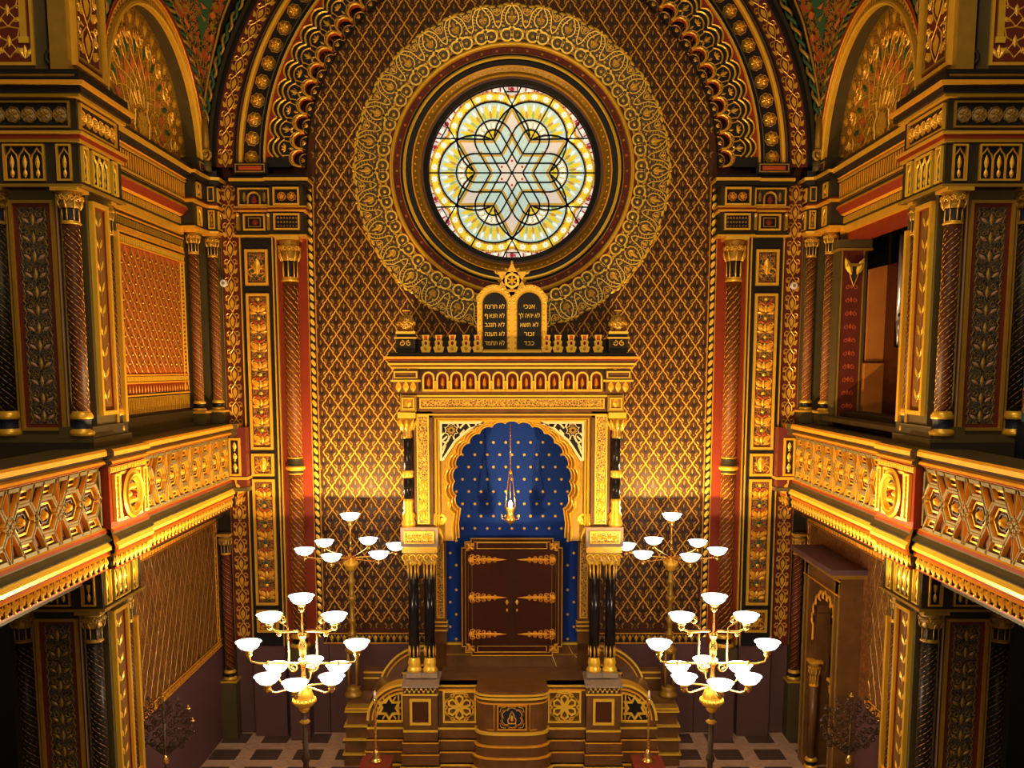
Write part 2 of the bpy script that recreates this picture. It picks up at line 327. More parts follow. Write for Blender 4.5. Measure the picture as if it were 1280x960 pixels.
# ------------------------------------------------------------------ the room
ZC = 8.87                                   # centre height of rose window and chancel arch
def floor_mat():
    m = bpy.data.materials.new('tiled_floor'); m.use_nodes = True; nt = m.node_tree; n = nt.nodes; L = nt.links
    p = n['Principled BSDF']; p.inputs['Roughness'].default_value = .3
    tc = n.new('ShaderNodeTexCoord'); sx = n.new('ShaderNodeSeparateXYZ'); L.new(tc.outputs['Object'], sx.inputs[0])
    def math_(op, a, b=None, c=None):
        q = n.new('ShaderNodeMath'); q.operation = op
        for i, x in enumerate((a, b, c)):
            if x is None: continue
            if hasattr(x, 'links'): L.new(x, q.inputs[i])
            else: q.inputs[i].default_value = x
        return q.outputs[0]
    fx = math_('FRACT', math_('DIVIDE', math_('ADD', sx.outputs[0], 4.63+6.45), .645)); fy = math_('FRACT', math_('DIVIDE', math_('ADD', sx.outputs[1], .45+12.9), .645))
    inx = math_('LESS_THAN', math_('ABSOLUTE', math_('SUBTRACT', fx, .325)), .325); iny = math_('LESS_THAN', math_('ABSOLUTE', math_('SUBTRACT', fy, .31)), .31)
    ins = math_('MULTIPLY', inx, iny)
    # small diagonal joints where the pale bands cross
    dx = math_('ABSOLUTE', math_('SUBTRACT', fx, .825)); dy = math_('ABSOLUTE', math_('SUBTRACT', fy, .81))
    jo = math_('LESS_THAN', math_('ABSOLUTE', math_('SUBTRACT', math_('ADD', dx, dy), .20)), .012)
    nz = n.new('ShaderNodeTexNoise'); nz.inputs['Scale'].default_value = 7; nz.inputs['Detail'].default_value = 8; L.new(tc.outputs['Object'], nz.inputs['Vector'])
    la = n.new('ShaderNodeMix'); la.data_type = 'RGBA'; la.inputs['A'].default_value = (.34, .20, .13, 1); la.inputs['B'].default_value = (.70, .46, .31, 1); L.new(nz.outputs['Fac'], la.inputs['Factor'])
    lb = n.new('ShaderNodeMix'); lb.data_type = 'RGBA'; lb.inputs['A'].default_value = (.05, .03, .026, 1); lb.inputs['B'].default_value = (.13, .075, .062, 1); L.new(nz.outputs['Fac'], lb.inputs['Factor'])
    mx = n.new('ShaderNodeMix'); mx.data_type = 'RGBA'; L.new(ins, mx.inputs['Factor']); L.new(la.outputs['Result'], mx.inputs['A']); L.new(lb.outputs['Result'], mx.inputs['B'])
    m2 = n.new('ShaderNodeMix'); m2.data_type = 'RGBA'; L.new(math_('MULTIPLY', jo, .5), m2.inputs['Factor']); L.new(mx.outputs['Result'], m2.inputs['A']); m2.inputs['B'].default_value = (.10, .05, .03, 1)
    L.new(m2.outputs['Result'], p.inputs['Base Color']); return m
b = B(); b.box(-6.6, 6.6, -.15, 0, -.35, 16, floor_mat()); b.build('floor', kind='structure')
b = B(); b.box(-6.6, 6.6, 14.2, 14.4, -.6, 7, DARK); b.build('ceiling', kind='structure')

# back wall: diaper of cusped lozenges, border, dado; open in the middle for the rose window
def lozenge_wall():
    b = B(fr_back(0)); R = 1.62
    # ground as four pieces round the square that holds the window, plus the corner fill to the circle
    b.box(-4.7, -R, 1.6, 14.2, -.25, 0, GROUND); b.box(R, 4.7, 1.6, 14.2, -.25, 0, GROUND)
    b.box(-R, R, ZC+R, 14.2, -.25, 0, GROUND); b.box(-R, R, 1.6, ZC-R, -.25, 0, GROUND)
    N = 64
    for q in range(4):
        a0 = q*PI/2; cx, cy = (R*(1 if q in (0, 3) else -1), ZC+R*(1 if q in (0, 1) else -1))
        pts = arc(0, ZC, R, a0, a0+PI/2, 16)
        for i in range(16): b.poly([(cx, cy), pts[i], pts[i+1]], 0, GROUND)
    b.box(-4.7, 4.7, 0, 1.6, -.25, .012, DADO)
    for x in (-3.95, -2.95, 2.95, 3.95): b.box(x-.006, x+.006, 0, 1.5, .012, .02, BLACK)
    # border strip down both sides and along the foot of the pattern
    for s in (-1, 1):
        u = s*3.085; b.rect(min(u-.055, u+.055), max(u-.055, u+.055), 1.6, 8.7, .004, BLACK)
        for e in (-.055, .055): b.rib([(u+e, 1.6), (u+e, 8.7)], .018, .012, GOLDO, False, .004)
        z = 1.68; k = 0
        while z < 8.62:
            b.petal(u-.035*s, z, PI/2-s*.5, .12, .045, GOLD, .004, .008); b.petal(u+.035*s, z-.03, -PI/2-s*.5, .12, .045, GOLDB, .004, .008); z += .125; k += 1
    b.rect(-3.03, 3.03, 1.5, 1.66, .014, BLACK)
    for z in (1.5, 1.66): b.rib([(-3.03, z), (3.03, z)], .022, .014, GOLDO, False, .014)
    x = -3.0
    while x < 3.0:
        b.rib([(x, 1.52), (x+.05, 1.64), (x+.1, 1.52)], .018, .01, GOLDD, False, .014); b.petal(x+.1, 1.64, -PI/2, .10, .05, GOLD, .014, .01); x += .1
    # lozenges
    px, pz = .2475, .366
    def ok(x, z):
        if abs(x) > 3.03 or z < 1.67 or z > 12.2: return False
        if abs(x) < 1.45 and z < 5.9: return False
        return math.hypot(x, z-ZC) > 2.32
    def edge(x0, z0, x1, z1):
        # a stem with a small cusp a third of the way from each crossing
        dx, dz = x1-x0, z1-z0; pts = []
        for t, o in ((0, 0), (.28, -.03), (.34, .13), (.5, .0), (.66, -.13), (.72, .03), (1, 0)): pts.append((x0+dx*t-o*abs(dz)*.35*(1 if dx > 0 else -1)*-1, z0+dz*t))
        return pts
    for j in range(int((12.2-1.6)/pz*2)):
        z = 1.66+j*pz/2; off = .5 if j % 2 else 0
        for i in range(-13, 14):
            x = (i+off)*px
            if ok(x, z+.001) or ok(x, z+pz/2):
                for s in (-1, 1):
                    x1 = x+s*px/2
                    if ok(x1, z+pz/2) and ok(x, z): b.rib(edge(x, z, x1, z+pz/2), .018, .007, LATT, False, .001)
            c = z+pz/2-.0
            if ok(x, c) and ok(x, c-.12) and ok(x, c+.1):
                b.petal(x, c+.02, PI/2, .085, .028, GOLDD, .001, .008); b.poly([(x-.035, c+.0), (x, c+.13), (x+.035, c), (x, c-.03)], .0008, BLACK)
                for s in (-1, 1):
                    b.petal(x+s*.075, c-.005, -PI/2-s*.75, .075, .026, GOLDD, .001, .006); b.petal(x+s*.03, c-.055, -PI/2+s*.5, .055, .018, GOLDD, .001, .004)
                b.dome(x, c-.10, .010, GOLDD, .001, .005, 5)
    return b
lozenge_wall().build('wall_back', kind='structure')

# ------------------------------------------------------------------ rose window with its mouldings and filigree wreath
def rose_window():
    RG = 1.29
    g = B(fr_back(.16)); N = 72
    root = None
    g.poly(arc(0, ZC, RG+.1, 0, 2*PI, N)[:-1], -.01, G_ROSE); win = g.build('window_1', kind='structure')
    R = RG; w0 = .002
    L = lambda r, a, c=(0, 0): (c[0]*R+r*R*math.cos(a), ZC+c[1]*R+r*R*math.sin(a))
    # panes: colour fields of the design
    b = B(fr_back(.16))
    b.ring(0, ZC, [(R, 0), (R*.93, 0)], G_ROSE, n=72)
    k = 60
    for i in range(k): 
        a = 2*PI*i/k; b.dome(*L(.955, a), R*.030, G_WHT if i % 3 else G_RED, .001, .002, 6)
        b.petal(*L(.93, a+.04), a, R*.07, R*.018, G_RED, .001, .002)
    for q in range(6):
        a = q*PI/3; c = (.44*math.cos(a), .44*math.sin(a))
        # amber band with white stars round the lobe
        b.ring(c[0]*R, ZC+c[1]*R, [(R*.43, .003), (R*.545, .003)], G_AMB, a-1.12, a+1.12, 24)
        b.ring(c[0]*R, ZC+c[1]*R, [(R*.455, .004), (R*.52, .004)], G_YEL, a-1.1, a+1.1, 24)
        for i in range(8):
            t = a+(i-3.5)*.285; p = L(.487, t, c)
            st = [(p[0]+R*(.042 if z % 2 == 0 else .026)*math.cos(t+z*PI/8), p[1]+R*(.042 if z % 2 == 0 else .026)*math.sin(t+z*PI/8)) for z in range(16)]
            b.poly(st, .006, G_WHT); b.dome(p[0], p[1], R*.012, G_ROSE, .006, .001, 6)
            if i < 7:
                p2 = L(.535, t+.14, c); b.dome(p2[0], p2[1], R*.012, G_RED, .005, .001, 5); p3 = L(.447, t+.14, c); b.dome(p3[0], p3[1], R*.010, G_RED, .005, .001, 5)
        # petals of the lobe
        b.ring(c[0]*R, ZC+c[1]*R, [(R*.21, .004), (R*.43, .004)], G_PALE, a-2.1, a+2.1, 30)
        n = 15
        for i in range(n):
            t = a+(i-(n-1)/2)*.275
            p = L(.22, t, c); b.petal(p[0], p[1], t, R*.19, R*.052, G_YEL, .005, .002)
            p = L(.23, t+.137, c); b.petal(p[0], p[1], t+.137, R*.11, R*.035, G_AMB if i % 2 else G_GRN, .005, .001)
            p = L(.41, t+.137, c); b.petal(p[0], p[1], t+.137+PI, R*.09, R*.03, G_WHT, .005, .001)
        b.ring(c[0]*R, ZC+c[1]*R, [(R*.11, .006), (R*.22, .006)], G_WHT, a-2.1, a+2.1, 24)
        for i in range(12):
            t = a+(i-5.5)*.36; p = L(.165, t, c); b.rib(arc(p[0], p[1], R*.04, 0, 2*PI, 8)[:-1], R*.008, .001, G_GRN if i % 2 else G_AMB, True, .006)
        b.poly([L(0, 0, c)]+[L(.11, a-2.1+i*.42, c) for i in range(11)], .006, G_YEL)
        for i in range(5): p = L(.06, a+(i-2)*.8, c); b.dome(p[0], p[1], R*.02, G_AMB, .006, .001, 6)
    # six-pointed star field in the middle
    hexa = []
    for q in range(6):
        hexa += [(R*.44*math.cos(q*PI/3), ZC+R*.44*math.sin(q*PI/3)), (R*.78*math.cos(q*PI/3+PI/6), ZC+R*.78*math.sin(q*PI/3+PI/6))]
    for i in range(12): b.poly([(0, ZC), hexa[i], hexa[(i+1) % 12]], .008, G_PALE)
    for q in range(6):
        a = q*PI/3+PI/6
        b.poly([(0, ZC), L(.13, a-.52), L(.225, a), L(.13, a+.52)], .010, G_ROSE)
        b.poly([L(.40, a), L(.56, a-.14), L(.74, a), L(.56, a+.14)], .010, G_ROSE)
        p = L(.14, a); b.dome(p[0], p[1], R*.015, G_RED, .010, .001, 6)
    b.build('pane', win)
    # gold fillets
    f = B(fr_back(.16))
    for q in range(6):
        a = q*PI/3; a3 = a+PI/6; cusp = L(.725, a3)
        for s in (-1, 1):
            cc = L(.41, a if s < 0 else a+PI/3)
            f.rib([cusp, cc], R*.026, .003, G_AMB, False, .014)
        c = (.44*math.cos(a), .44*math.sin(a)); d = (math.cos(a), math.sin(a)); nn = (-d[1], d[0])
        for s in (-1, 1):
            o = .198*s
            f.rib([((d[0]*t+nn[0]*o)*R, ZC+(d[1]*t+nn[1]*o)*R) for t in (.13, .40)], R*.022, .003, G_AMB, False, .014)
    f.build('gilt_fillet', win)
    # lead lines
    l = B(fr_back(.16)); lw = R*.019
    for q in range(6):
        a = q*PI/3; c = (.44*math.cos(a), .44*math.sin(a)); d = (math.cos(a), math.sin(a)); nn = (-d[1], d[0])
        for r, hh in ((.11, 1.57), (.22, 1.57), (.43, 2.02)): l.strap([L(r, a-hh+2*hh*i/24, c) for i in range(25)], lw, .0, .03, LEAD)
        if 1:
            for o in (-.22, -.11, .11, .22): l.strap([((d[0]*t+nn[0]*o)*R, ZC+(d[1]*t+nn[1]*o)*R) for t in (.577*abs(o), .44)], lw*.9, 0, .028, LEAD)
            if q < 3: l.strap([L(1.0, a), L(1.0, a+PI)], lw*.8, 0, .026, LEAD)
        a3 = a+PI/6
        for s in (-1, 1):
            l.strap([L(.78, a3), L(.44, a3+s*PI/6)], lw, 0, .03, LEAD)
            l.strap([L(.78, a3), (L(1.0, a3+s*.115))], lw*.8, 0, .026, LEAD)
        l.strap([L(.93, a3-.1), L(.93, a3+.1)], lw*.6, 0, .02, LEAD)
    l.strap(arc(0, ZC, R*.995, 0, 2*PI, 72)[:-1], lw*1.2, 0, .03, LEAD, None, True)
    l.build('lead_came', win)
    # frame mouldings
    m = B(fr_back(0))
    m.ring(0, ZC, [(1.28, -.17), (1.28, -.06), (1.35, -.03), (1.385, -.03)], [LEAD, LEAD, DADO], n=96)
    m.ring(0, ZC, [(1.385, -.03), (1.40, .03), (1.44, .0), (1.50, .05), (1.52, .05)], [GOLD, GOLDD, GOLDD, GOLDO], n=96)
    m.ring(0, ZC, [(1.52, .05), (1.53, .02), (1.60, .03), (1.605, .07), (1.63, .08), (1.65, .07), (1.655, .03)], [BLACK, BLACK, BLACK, GOLDB, GOLDB, BLACK], n=96)
    m.ring(0, ZC, [(1.655, .03), (1.69, .04), (1.70, .03), (1.79, .03)], [BLACK, GOLD, DRED], n=96)
    m.ring(0, ZC, [(1.79, .03), (1.80, .08), (1.825, .095), (1.85, .08), (1.86, .015), (1.90, .012)], [GOLD, GOLDB, GOLDB, GOLD, DRED], n=96)
    for k in range(48):
        a = 2*PI*k/48; p = (1.743*math.cos(a), ZC+1.743*math.sin(a)); m.dome(p[0], p[1], .022, ORRED if k % 2 else GOLDD, .03, .018, 8)
        a += PI/48; p = (1.743*math.cos(a), ZC+1.743*math.sin(a)); m.rib(arc(p[0], p[1], .035, a+.7, a+2*PI-.7, 8), .010, .008, RED, False, .03)
    for k in range(90):
        a = 2*PI*k/90; m.dome(1.468*math.cos(a), ZC+1.468*math.sin(a), .02, GOLD, .02, .02, 6)
    m.build('window_frame', win)
    # wreath
    w = B(fr_back(0)); NU = 32; r0, r1 = 1.86, 2.40
    for k in range(NU):
        a = 2*PI*k/NU; a2 = a+PI/NU; st = PI/NU
        pts = [(r0*math.cos(a-st), ZC+r0*math.sin(a-st))]
        out = [(-1, .93), (-.75, .99), (-.4, 1.0), (-.15, .98), (0, 1.03), (.15, .98), (.4, 1.0), (.75, .99), (1, .93)]
        def pt(sx, t, a=a): r = r0+(r1-r0)*t; q = a+sx*st; return (r*math.cos(q), ZC+r*math.sin(q))
        w.poly([pt(-1, 0), pt(0, 0)]+[pt(1, 0)]+[pt(x, t) for x, t in out[::-1]], .008, WREATH)
        # pair of curls next to the window
        fl = lambda pts, wd, m=GOLDB: w.strap(pts, wd, .008, .020, m, m)
        lc = lambda cx_, cy_, r_, a0_, a1_, n_=10, k_=1.0: [pt(cx_+r_/.19*math.cos(a0_+(a1_-a0_)*i/n_)*(1+(k_-1)*i/n_), cy_+r_/.54*math.sin(a0_+(a1_-a0_)*i/n_)*(1+(k_-1)*i/n_)) for i in range(n_+1)]
        for s in (-1, 1):
            m_ = lambda P_: P_
            loop = [(-.16, .46), (.06, .40), (.26, .35)]
            fl([pt(s*x, t) for x, t in loop]+[pt(s*.40+s*.085/.19*math.cos(q), .19+.085/.54*math.sin(q)) for q in [PI*.62-2*PI*.92*i/13 for i in range(14)]], .026)
            w.dome(*pt(s*.40, .19), .026, GOLDB, .008, .012, 8)
            fl([pt(0, .98), pt(s*.22, .86), pt(s*.42, .72), pt(s*.46, .60), pt(s*.32, .49), pt(0, .43)], .015)
            fl([pt(0, .98), pt(s*.38, .93), pt(s*.64, .80), pt(s*.74, .62), pt(s*.80, .48), pt(s*1.0, .38)], .015)
            for i in range(5):
                t = .85-i*.075; fl([pt(s*(.38+.055*i), t-.01), pt(s*(.54+.05*i), t+.02)], .007, GOLD)
            for (x, t, r_) in ((.80, .30, .028), (.62, .44, .020), (.93, .56, .022), (.86, .86, .03), (.15, .66, .022), (.24, .78, .016), (.9, .12, .022)):
                c_ = pt(s*x, t); fl(spiral(c_[0], c_[1], r_, r_*.25, a+s*1.0, 1.1*s, 8), .008, GOLD)
            w.petal(*pt(s*.06, .52), a+s*.5, .09, .026, GOLD, .010, .006); w.petal(*pt(s*.94, .24), a+s*.9, .07, .022, GOLD, .010, .006)
            w.petal(*pt(s*.10, 1.0), a+s*PI/2, .11, .045, GOLDB, .010, .012); w.petal(*pt(s*.96, .96), a-s*PI/2+s*.12, .11, .045, GOLDB, .010, .012)
            fl([pt(s*.62, .93), pt(s*.80, .76), pt(s*1.0, .70)], .010, GOLD)
        w.petal(*pt(0, .50), a, .20, .045, GOLD, .010, .008); w.dome(*pt(0, 1.02), .022, GOLDB, .010, .02, 6)
        w.petal(*pt(1, .72), a2, .10, .04, GOLDB, .010, .008); w.dome(*pt(1, .13), .016, GOLD, .010, .008, 6)
    w.build('filigree_wreath', win)
rose_window()

# ------------------------------------------------------------------ chancel arch round the wall
def chancel_arch():
    t = thing('chancel_arch', 'great round arch with cusped inner edge framing the rose window wall', 'arch', (0, -.3, 8.72))
    b = B(fr_back(0)); A0, A1 = -.03, PI+.03; NC = 39; da = PI/NC
    # cusped plate: red undersides, black and gold scallops above
    inner = []
    for k in range(NC):
        a = (k+.5)*da; c = (3.16*math.cos(a), ZC+3.16*math.sin(a))
        for i in range(9): q = a-PI/2*1.12+PI*1.12*i/8; inner.append((c[0]+.118*math.cos(q), c[1]+.118*math.sin(q)))
    outer = [(4.02*math.cos(PI*i/80), ZC+4.02*math.sin(PI*i/80)) for i in range(81)]
    def ins(pts, k): return [(x*(1+k/3.1), ZC+(z-ZC)*(1+k/3.1)) for x, z in pts]
    vi = [b.v(x, z, .28) for x, z in inner]; vb = [b.v(x, z, .13) for x, z in inner]
    n = len(inner)
    mid = [(3.30*math.cos(PI*(i+.5)/n), ZC+3.30*math.sin(PI*(i+.5)/n)) for i in range(n)]
    vm = [b.v(x, z, .28) for x, z in mid]
    for i in range(n-1):
        b.f((vi[i], vi[i+1], vm[i+1], vm[i]), DKOLIVE); b.f((vi[i], vb[i], vb[i+1], vi[i+1]), BRRED)
    b.rib(inner, .030, .012, GOLD, False, .28); b.rib(ins(inner, .035), .014, .008, GOLD, False, .28)
    # back layer seen inside each cusp
    for k in range(NC):
        a = (k+.5)*da; c = (3.10*math.cos(a), ZC+3.10*math.sin(a)); t0 = a
        sh = [(c[0]+.10*math.cos(a+q), c[1]+.10*math.sin(a+q)) for q in (-1.5, -1, -.5, 0, .5, 1, 1.5)]
        b.prism(sh, .0, .13, BLACK); b.rib(sh, .02, .01, GOLDD, False, .13)
        for s in (-.5, 0, .5): b.petal(c[0]+.01*math.cos(a), c[1]+.01*math.sin(a), a+s, .07, .022, GOLD, .131, .008)
    cusp = b.build('cusped_edge', t)
    b = B(fr_back(0))
    b.ring(0, ZC, [(3.30, .28), (3.66, .28)], [BLACK], 0, PI, 80)
    for k in range(NC):
        a = (k+.5)*da if 0 else k*da+da; 
        if k == NC-1: continue
        cx, cz = 3.43*math.cos(a), ZC+3.43*math.sin(a)
        # red field beyond the outermost scallop
        b.poly([(3.66*math.cos(a-da/2), ZC+3.66*math.sin(a-da/2)), (3.66*math.cos(a+da/2), ZC+3.66*math.sin(a+da/2)), (3.585*math.cos(a+da/2), ZC+3.585*math.sin(a+da/2)), (3.63*math.cos(a), ZC+3.63*math.sin(a)), (3.585*math.cos(a-da/2), ZC+3.585*math.sin(a-da/2))], .282, RED)
        for rr, w_, mm, hw in ((3.635, .026, GOLD, .5), (3.56, .028, GOLDB, .5), (3.48, .022, GOLD, .46)):
            dip = .085
            pts = [((rr-dip*(abs(2*q/1.0))**2.2)*math.cos(a+q*da*2*hw), ZC+(rr-dip*(abs(2*q))**2.2)*math.sin(a+q*da*2*hw)) for q in (-.5, -.4, -.25, -.1, .1, .25, .4, .5)]
            b.rib(pts, w_, .014, mm, False, .284)
        b.rib([(3.30*math.cos(a-da*.36), ZC+3.30*math.sin(a-da*.36)), (3.41*math.cos(a-da*.40), ZC+3.41*math.sin(a-da*.40))], .016, .01, GOLD, False, .284)
        b.rib([(3.30*math.cos(a+da*.36), ZC+3.30*math.sin(a+da*.36)), (3.41*math.cos(a+da*.40), ZC+3.41*math.sin(a+da*.40))], .016, .01, GOLD, False, .284)
        p = (3.33*math.cos(a), ZC+3.33*math.sin(a))
        if k % 2:
            for s in (-1.1, -.4, .4, 1.1): b.petal(3.37*math.cos(a), ZC+3.37*math.sin(a), a+s*1.0, .075, .035, GOLD, .284, .012)
            b.petal(p[0], p[1], a+PI, .08, .03, GOLD, .284, .01)
        else:
            b.petal(p[0], p[1], a, .12, .05, GOLD, .284, .012)
            for s in (-1, 1): b.petal(p[0], p[1], a+s*.6, .10, .025, GOLDD, .284, .01); b.petal(p[0], p[1], a+PI+s*.7, .07, .03, GOLD, .284, .01)
        for q in (-.5,): b.box(0, 0, 0, 0, 0, 0, GOLDD) if 0 else b.dome(3.30*math.cos(a+q*da), ZC+3.30*math.sin(a+q*da), .035, GOLDD, .284, .012, 4)
    b.build('scalloped_band', t)
    b = B(fr_back(0))
    b.ring(0, ZC, [(3.66, .28), (3.665, .32), (3.69, .32), (3.70, .29), (3.725, .29), (3.73, .32), (3.75, .32), (3.755, .25)], [GOLD, GOLD, BLACK, BLACK, BLACK, OLIVE, GOLDD], 0, PI, 80)
    b.ring(0, ZC, [(3.755, .25), (4.0, .25)], [BLACK], 0, PI, 80)
    b.ring(0, ZC, [(4.0, .25), (4.005, .33), (4.03, .345), (4.05, .34), (4.06, .31), (4.07, .33), (4.09, .33), (4.10, .30), (4.13, .30)], [GOLDO, GOLDB, GOLDB, RED, RED, OLIVE, BLACK, BLACK], 0, PI, 80)
    b.build('arch_moulding', t)
    NR = 44
    for k in range(NR):
        a = PI*(k+.5)/NR
        z = ZC+3.88*math.sin(a)
        if z > 12.0: continue
        r = B(fr_back(0)); rosette(r, 3.88*math.cos(a), z, .098, .25, GOLD, 6, GOLDD, .07)
        r.build('rosette', t)
    b = B(fr_back(0)); b.ring(0, ZC, [(4.13, .30), (4.14, .26), (4.40, .26), (4.44, .26)], [BLACK, DRED, BLACK], 0, PI, 80)
    NT = 50
    for k in range(NT):
        a = PI*(k+.5)/NT
        if ZC+4.27*math.sin(a) > 12.2: continue
        fx = lambda p, q, a=a: (lambda r, t: (r*math.cos(t), ZC+r*math.sin(t)))(4.27+p, (a if a < PI/2 else a)+q/4.27)
        tulip(b, 0, 0, .115, PI*4.27/NT, GOLD, .262, (lambda x, y, a=a: (lambda r, t: (r*math.cos(t), ZC+r*math.sin(t)))(4.27+(x), a+(y)/4.27*(1 if a < PI/2 else -1))))
    b.build('foliate_band', t)
    b = B(fr_back(0)); b.ring(0, ZC, [(4.44, .26), (4.45, .33), (4.50, .33), (4.52, .30)], [BLACK, DKOLIVE, DKOLIVE], 0, PI, 80)
    for i in range(2):
        L_ = []
        for k in range(361):
            a = PI*k/360; q = k/360*2*PI*42+i*PI; r = 4.57+.032*math.cos(q); L_.append((r*math.cos(a), ZC+r*math.sin(a), .32+.032*math.sin(q)))
        b.tube(L_, .026, GOLDD if i else GREEN, 5)
    b.build('rope_moulding', t)
chancel_arch()

# ------------------------------------------------------------------ everything that stands left and right alike; built for the left (s = -1)
MIR = []          # (object, label for its mirrored twin, group)
def mir(o, label=None, name=None): MIR.append((o, label, name)); return o

def jamb(name):
    """foliate strip, gilt pilaster and twisted column beside the lozenge wall"""
    b = B(fr_back(0)); b.box(-4.44, -4.14, 1.5, 8.66, 0, .10, DRED); b.rect(-4.42, -4.16, 1.55, 8.66, .102, DRED)
    b.rib([(-4.43, 1.5), (-4.43, 8.66)], .012, .01, GOLDD, False, .10); b.rib([(-4.15, 1.5), (-4.15, 8.66)], .012, .01, GOLD, False, .10)
    tulip_strip(b, -4.42, -4.16, 1.6, 8.64, .27, GOLD, .103)
    mir(b.build('trim_1', kind='structure'))
    b = B(fr_back(0)); b.box(-3.60, -3.14, 1.5, 7.9, 0, .04, RED); b.box(-3.61, -3.585, 1.5, 7.9, .04, .1, GOLD)
    mir(b.build('trim_3', kind='structure'))
    # pilaster
    t = thing('pilaster', 'tall gilt panelled pilaster on the left of the lozenge wall', 'pilaster', (-3.87, -.12, 0))
    b = B(fr_back(0)); b.box(-4.13, -3.62, 0, 1.5, 0, .16, DADO); b.box(-4.13, -3.62, 1.5, 7.86, 0, .16, OLIVE); b.box(-4.10, -3.65, 1.5, 7.86, .16, .17, BLACK)
    for x in (-4.12, -3.63): b.box(x-.008, x+.008, 1.5, 7.86, .16, .185, GOLD)
    b.build('shaft', t)
    def pan(y0, y1, kind):
        z1 = P(0, y0, -.17)[1]; z0 = P(0, y1, -.17)[1]
        p = B(fr_back(0)); u0, u1 = -4.04, -3.71
        p.rect(u0, u1, z0, z1, .172, ARABP); p.frame(u0-.01, u1+.01, z0, z1, .04, .17, .205, GOLD)
        p.frame(u0+.035, u1-.035, z0+.045, z1-.045, .010, .17, .185, DRED)
        cu = (u0+u1)/2; cv = (z0+z1)/2
        if kind == 'square':
            p.petal(cu, cv-.12, PI/2, .26, .12, GOLD, .175, .03)
            for s in (-1, 1):
                p.rib(spiral(cu+s*.07, cv-.06, .075, .02, -PI/2, s*1.2, 12), .022, .016, GOLD, False, .175); p.petal(cu, cv-.05, PI/2-s*.8, .14, .04, GOLDO, .175, .02)
        else:
            n = max(1, round((z1-z0-.1)/.30)); q = (z1-z0-.1)/n
            for k in range(n):
                y = z0+.05+(k+.5)*q
                for s in (-1, 1):
                    p.petal(cu, y-.08, PI/2-s*.95, .17, .085, GOLDO, .175, .022); p.petal(cu+s*.02, y-.11, PI/2-s*1.35, .15, .05, GOLD, .175, .018)
                    p.petal(cu, y+.02, PI/2-s*1.05, .11, .045, BRRED, .185, .016)
                    p.rib(spiral(cu+s*.085, y-.0, .05, .012, PI/2, -s*1.1, 9), .014, .012, GOLDB, False, .178)
                p.dome(cu, y+.11, .030, GOLDB, .175, .02, 8); p.petal(cu, y-.10, PI/2, .13, .06, GOLD, .18, .02); p.petal(cu, y-.13, -PI/2, .07, .07, GREEN, .175, .01)
        p.build('panel', t)
    for a in ((312, 357, 'square'), (367, 562, 'long'), (567, 595, 'square'), (599, 756, 'long'), (762, 790, 'square')): pan(*a)
    mir(t, 'tall gilt panelled pilaster on the right of the lozenge wall')
    # column
    t = thing('column', 'twisted red and gold wall column left of the lozenge wall', 'column', (-3.37, -.2, 0))
    b = B(fr_back(0)); b.box(-3.52, -3.22, 0, 1.35, .03, .34, DADO); b.box(-3.55, -3.19, 1.35, 1.5, .03, .37, OLIVE); b.build('pedestal', t)
    b = B(fr_back(0)); torus_base(b, -3.37, 1.5, .18, .11, .22); b.build('base', t)
    b = B(fr_back(0)); helix_shaft(b, -3.37, 1.7, 4.28, .18, .108, RBROWN, GOLDO, .75, 7, 16); b.build('lower_shaft', t)
    b = B(fr_back(0)); b.lathe(-3.37, 4.26, .18, [(.112, 0), (.12, .02), (.12, .06), (.15, .08), (.155, .11), (.135, .13), (.115, .16), (.115, .25), (.12, .27)], [GOLD, DKOLIVE, GOLDO, GOLDB, GOLD, DKOLIVE, DKOLIVE, GOLD], 18); b.build('shaft_ring', t)
    b = B(fr_back(0)); helix_shaft(b, -3.37, 4.53, 7.20, .18, .108, RBROWN, GOLDO, .75, 7, 16); b.build('upper_shaft', t)
    b = B(fr_back(0)); capital(b, -3.37, 7.2, .18, .112, .68); b.build('capital', t)
    mir(t, 'twisted red and gold wall column right of the lozenge wall')
    # entablature above both
    t = thing('entablature', 'carved black and gold entablature block above the left wall column', 'entablature', (-3.6, -.3, 7.86))
    b = B(fr_back(0))
    for (u0, u1, w) in ((-4.13, -3.60, .24), (-3.62, -3.12, .30)):
        b.box(u0, u1, 7.88, 8.60, 0, w, DKOLIVE)
    b.build('core', t)
    b = B(fr_back(0))
    for (u0, u1, w) in ((-4.15, -3.60, .24), (-3.62, -3.09, .30)):
        for z, q, m in ((7.86, .03, GOLD), (7.90, .015, DKOLIVE), (8.22, .05, GOLDO), (8.25, .035, RED), (8.28, .02, GOLD)): b.box(u0-.02, u1+.02, z, z+.025, 0, w+q, m)
        b.box(u0-.04, u1+.05, 8.60, 8.66, 0, w+.07, BLACK); b.box(u0-.06, u1+.07, 8.66, 8.70, 0, w+.10, GOLD); b.box(u0-.02, u1+.02, 8.70, 8.76, 0, w+.04, BLACK)
    b.build('cornice', t)
    b = B(fr_back(0)); w = .242
    b.frame(-4.03, -3.70, 7.95, 8.19, .025, w, w+.05, GOLD); b.rect(-4.03, -3.70, 7.95, 8.19, w, BLACK); b.frame(-3.96, -3.77, 8.0, 8.14, .012, w, w+.03, GOLDD); b.dome(-3.865, 8.07, .05, RED, w, .03, 8)
    for x in (-4.10, -3.64): b.box(x-.02, x+.02, 7.95, 8.19, w, w+.09, GOLDD); b.dome(x, 8.17, .03, GOLD, w+.09, .03, 8)
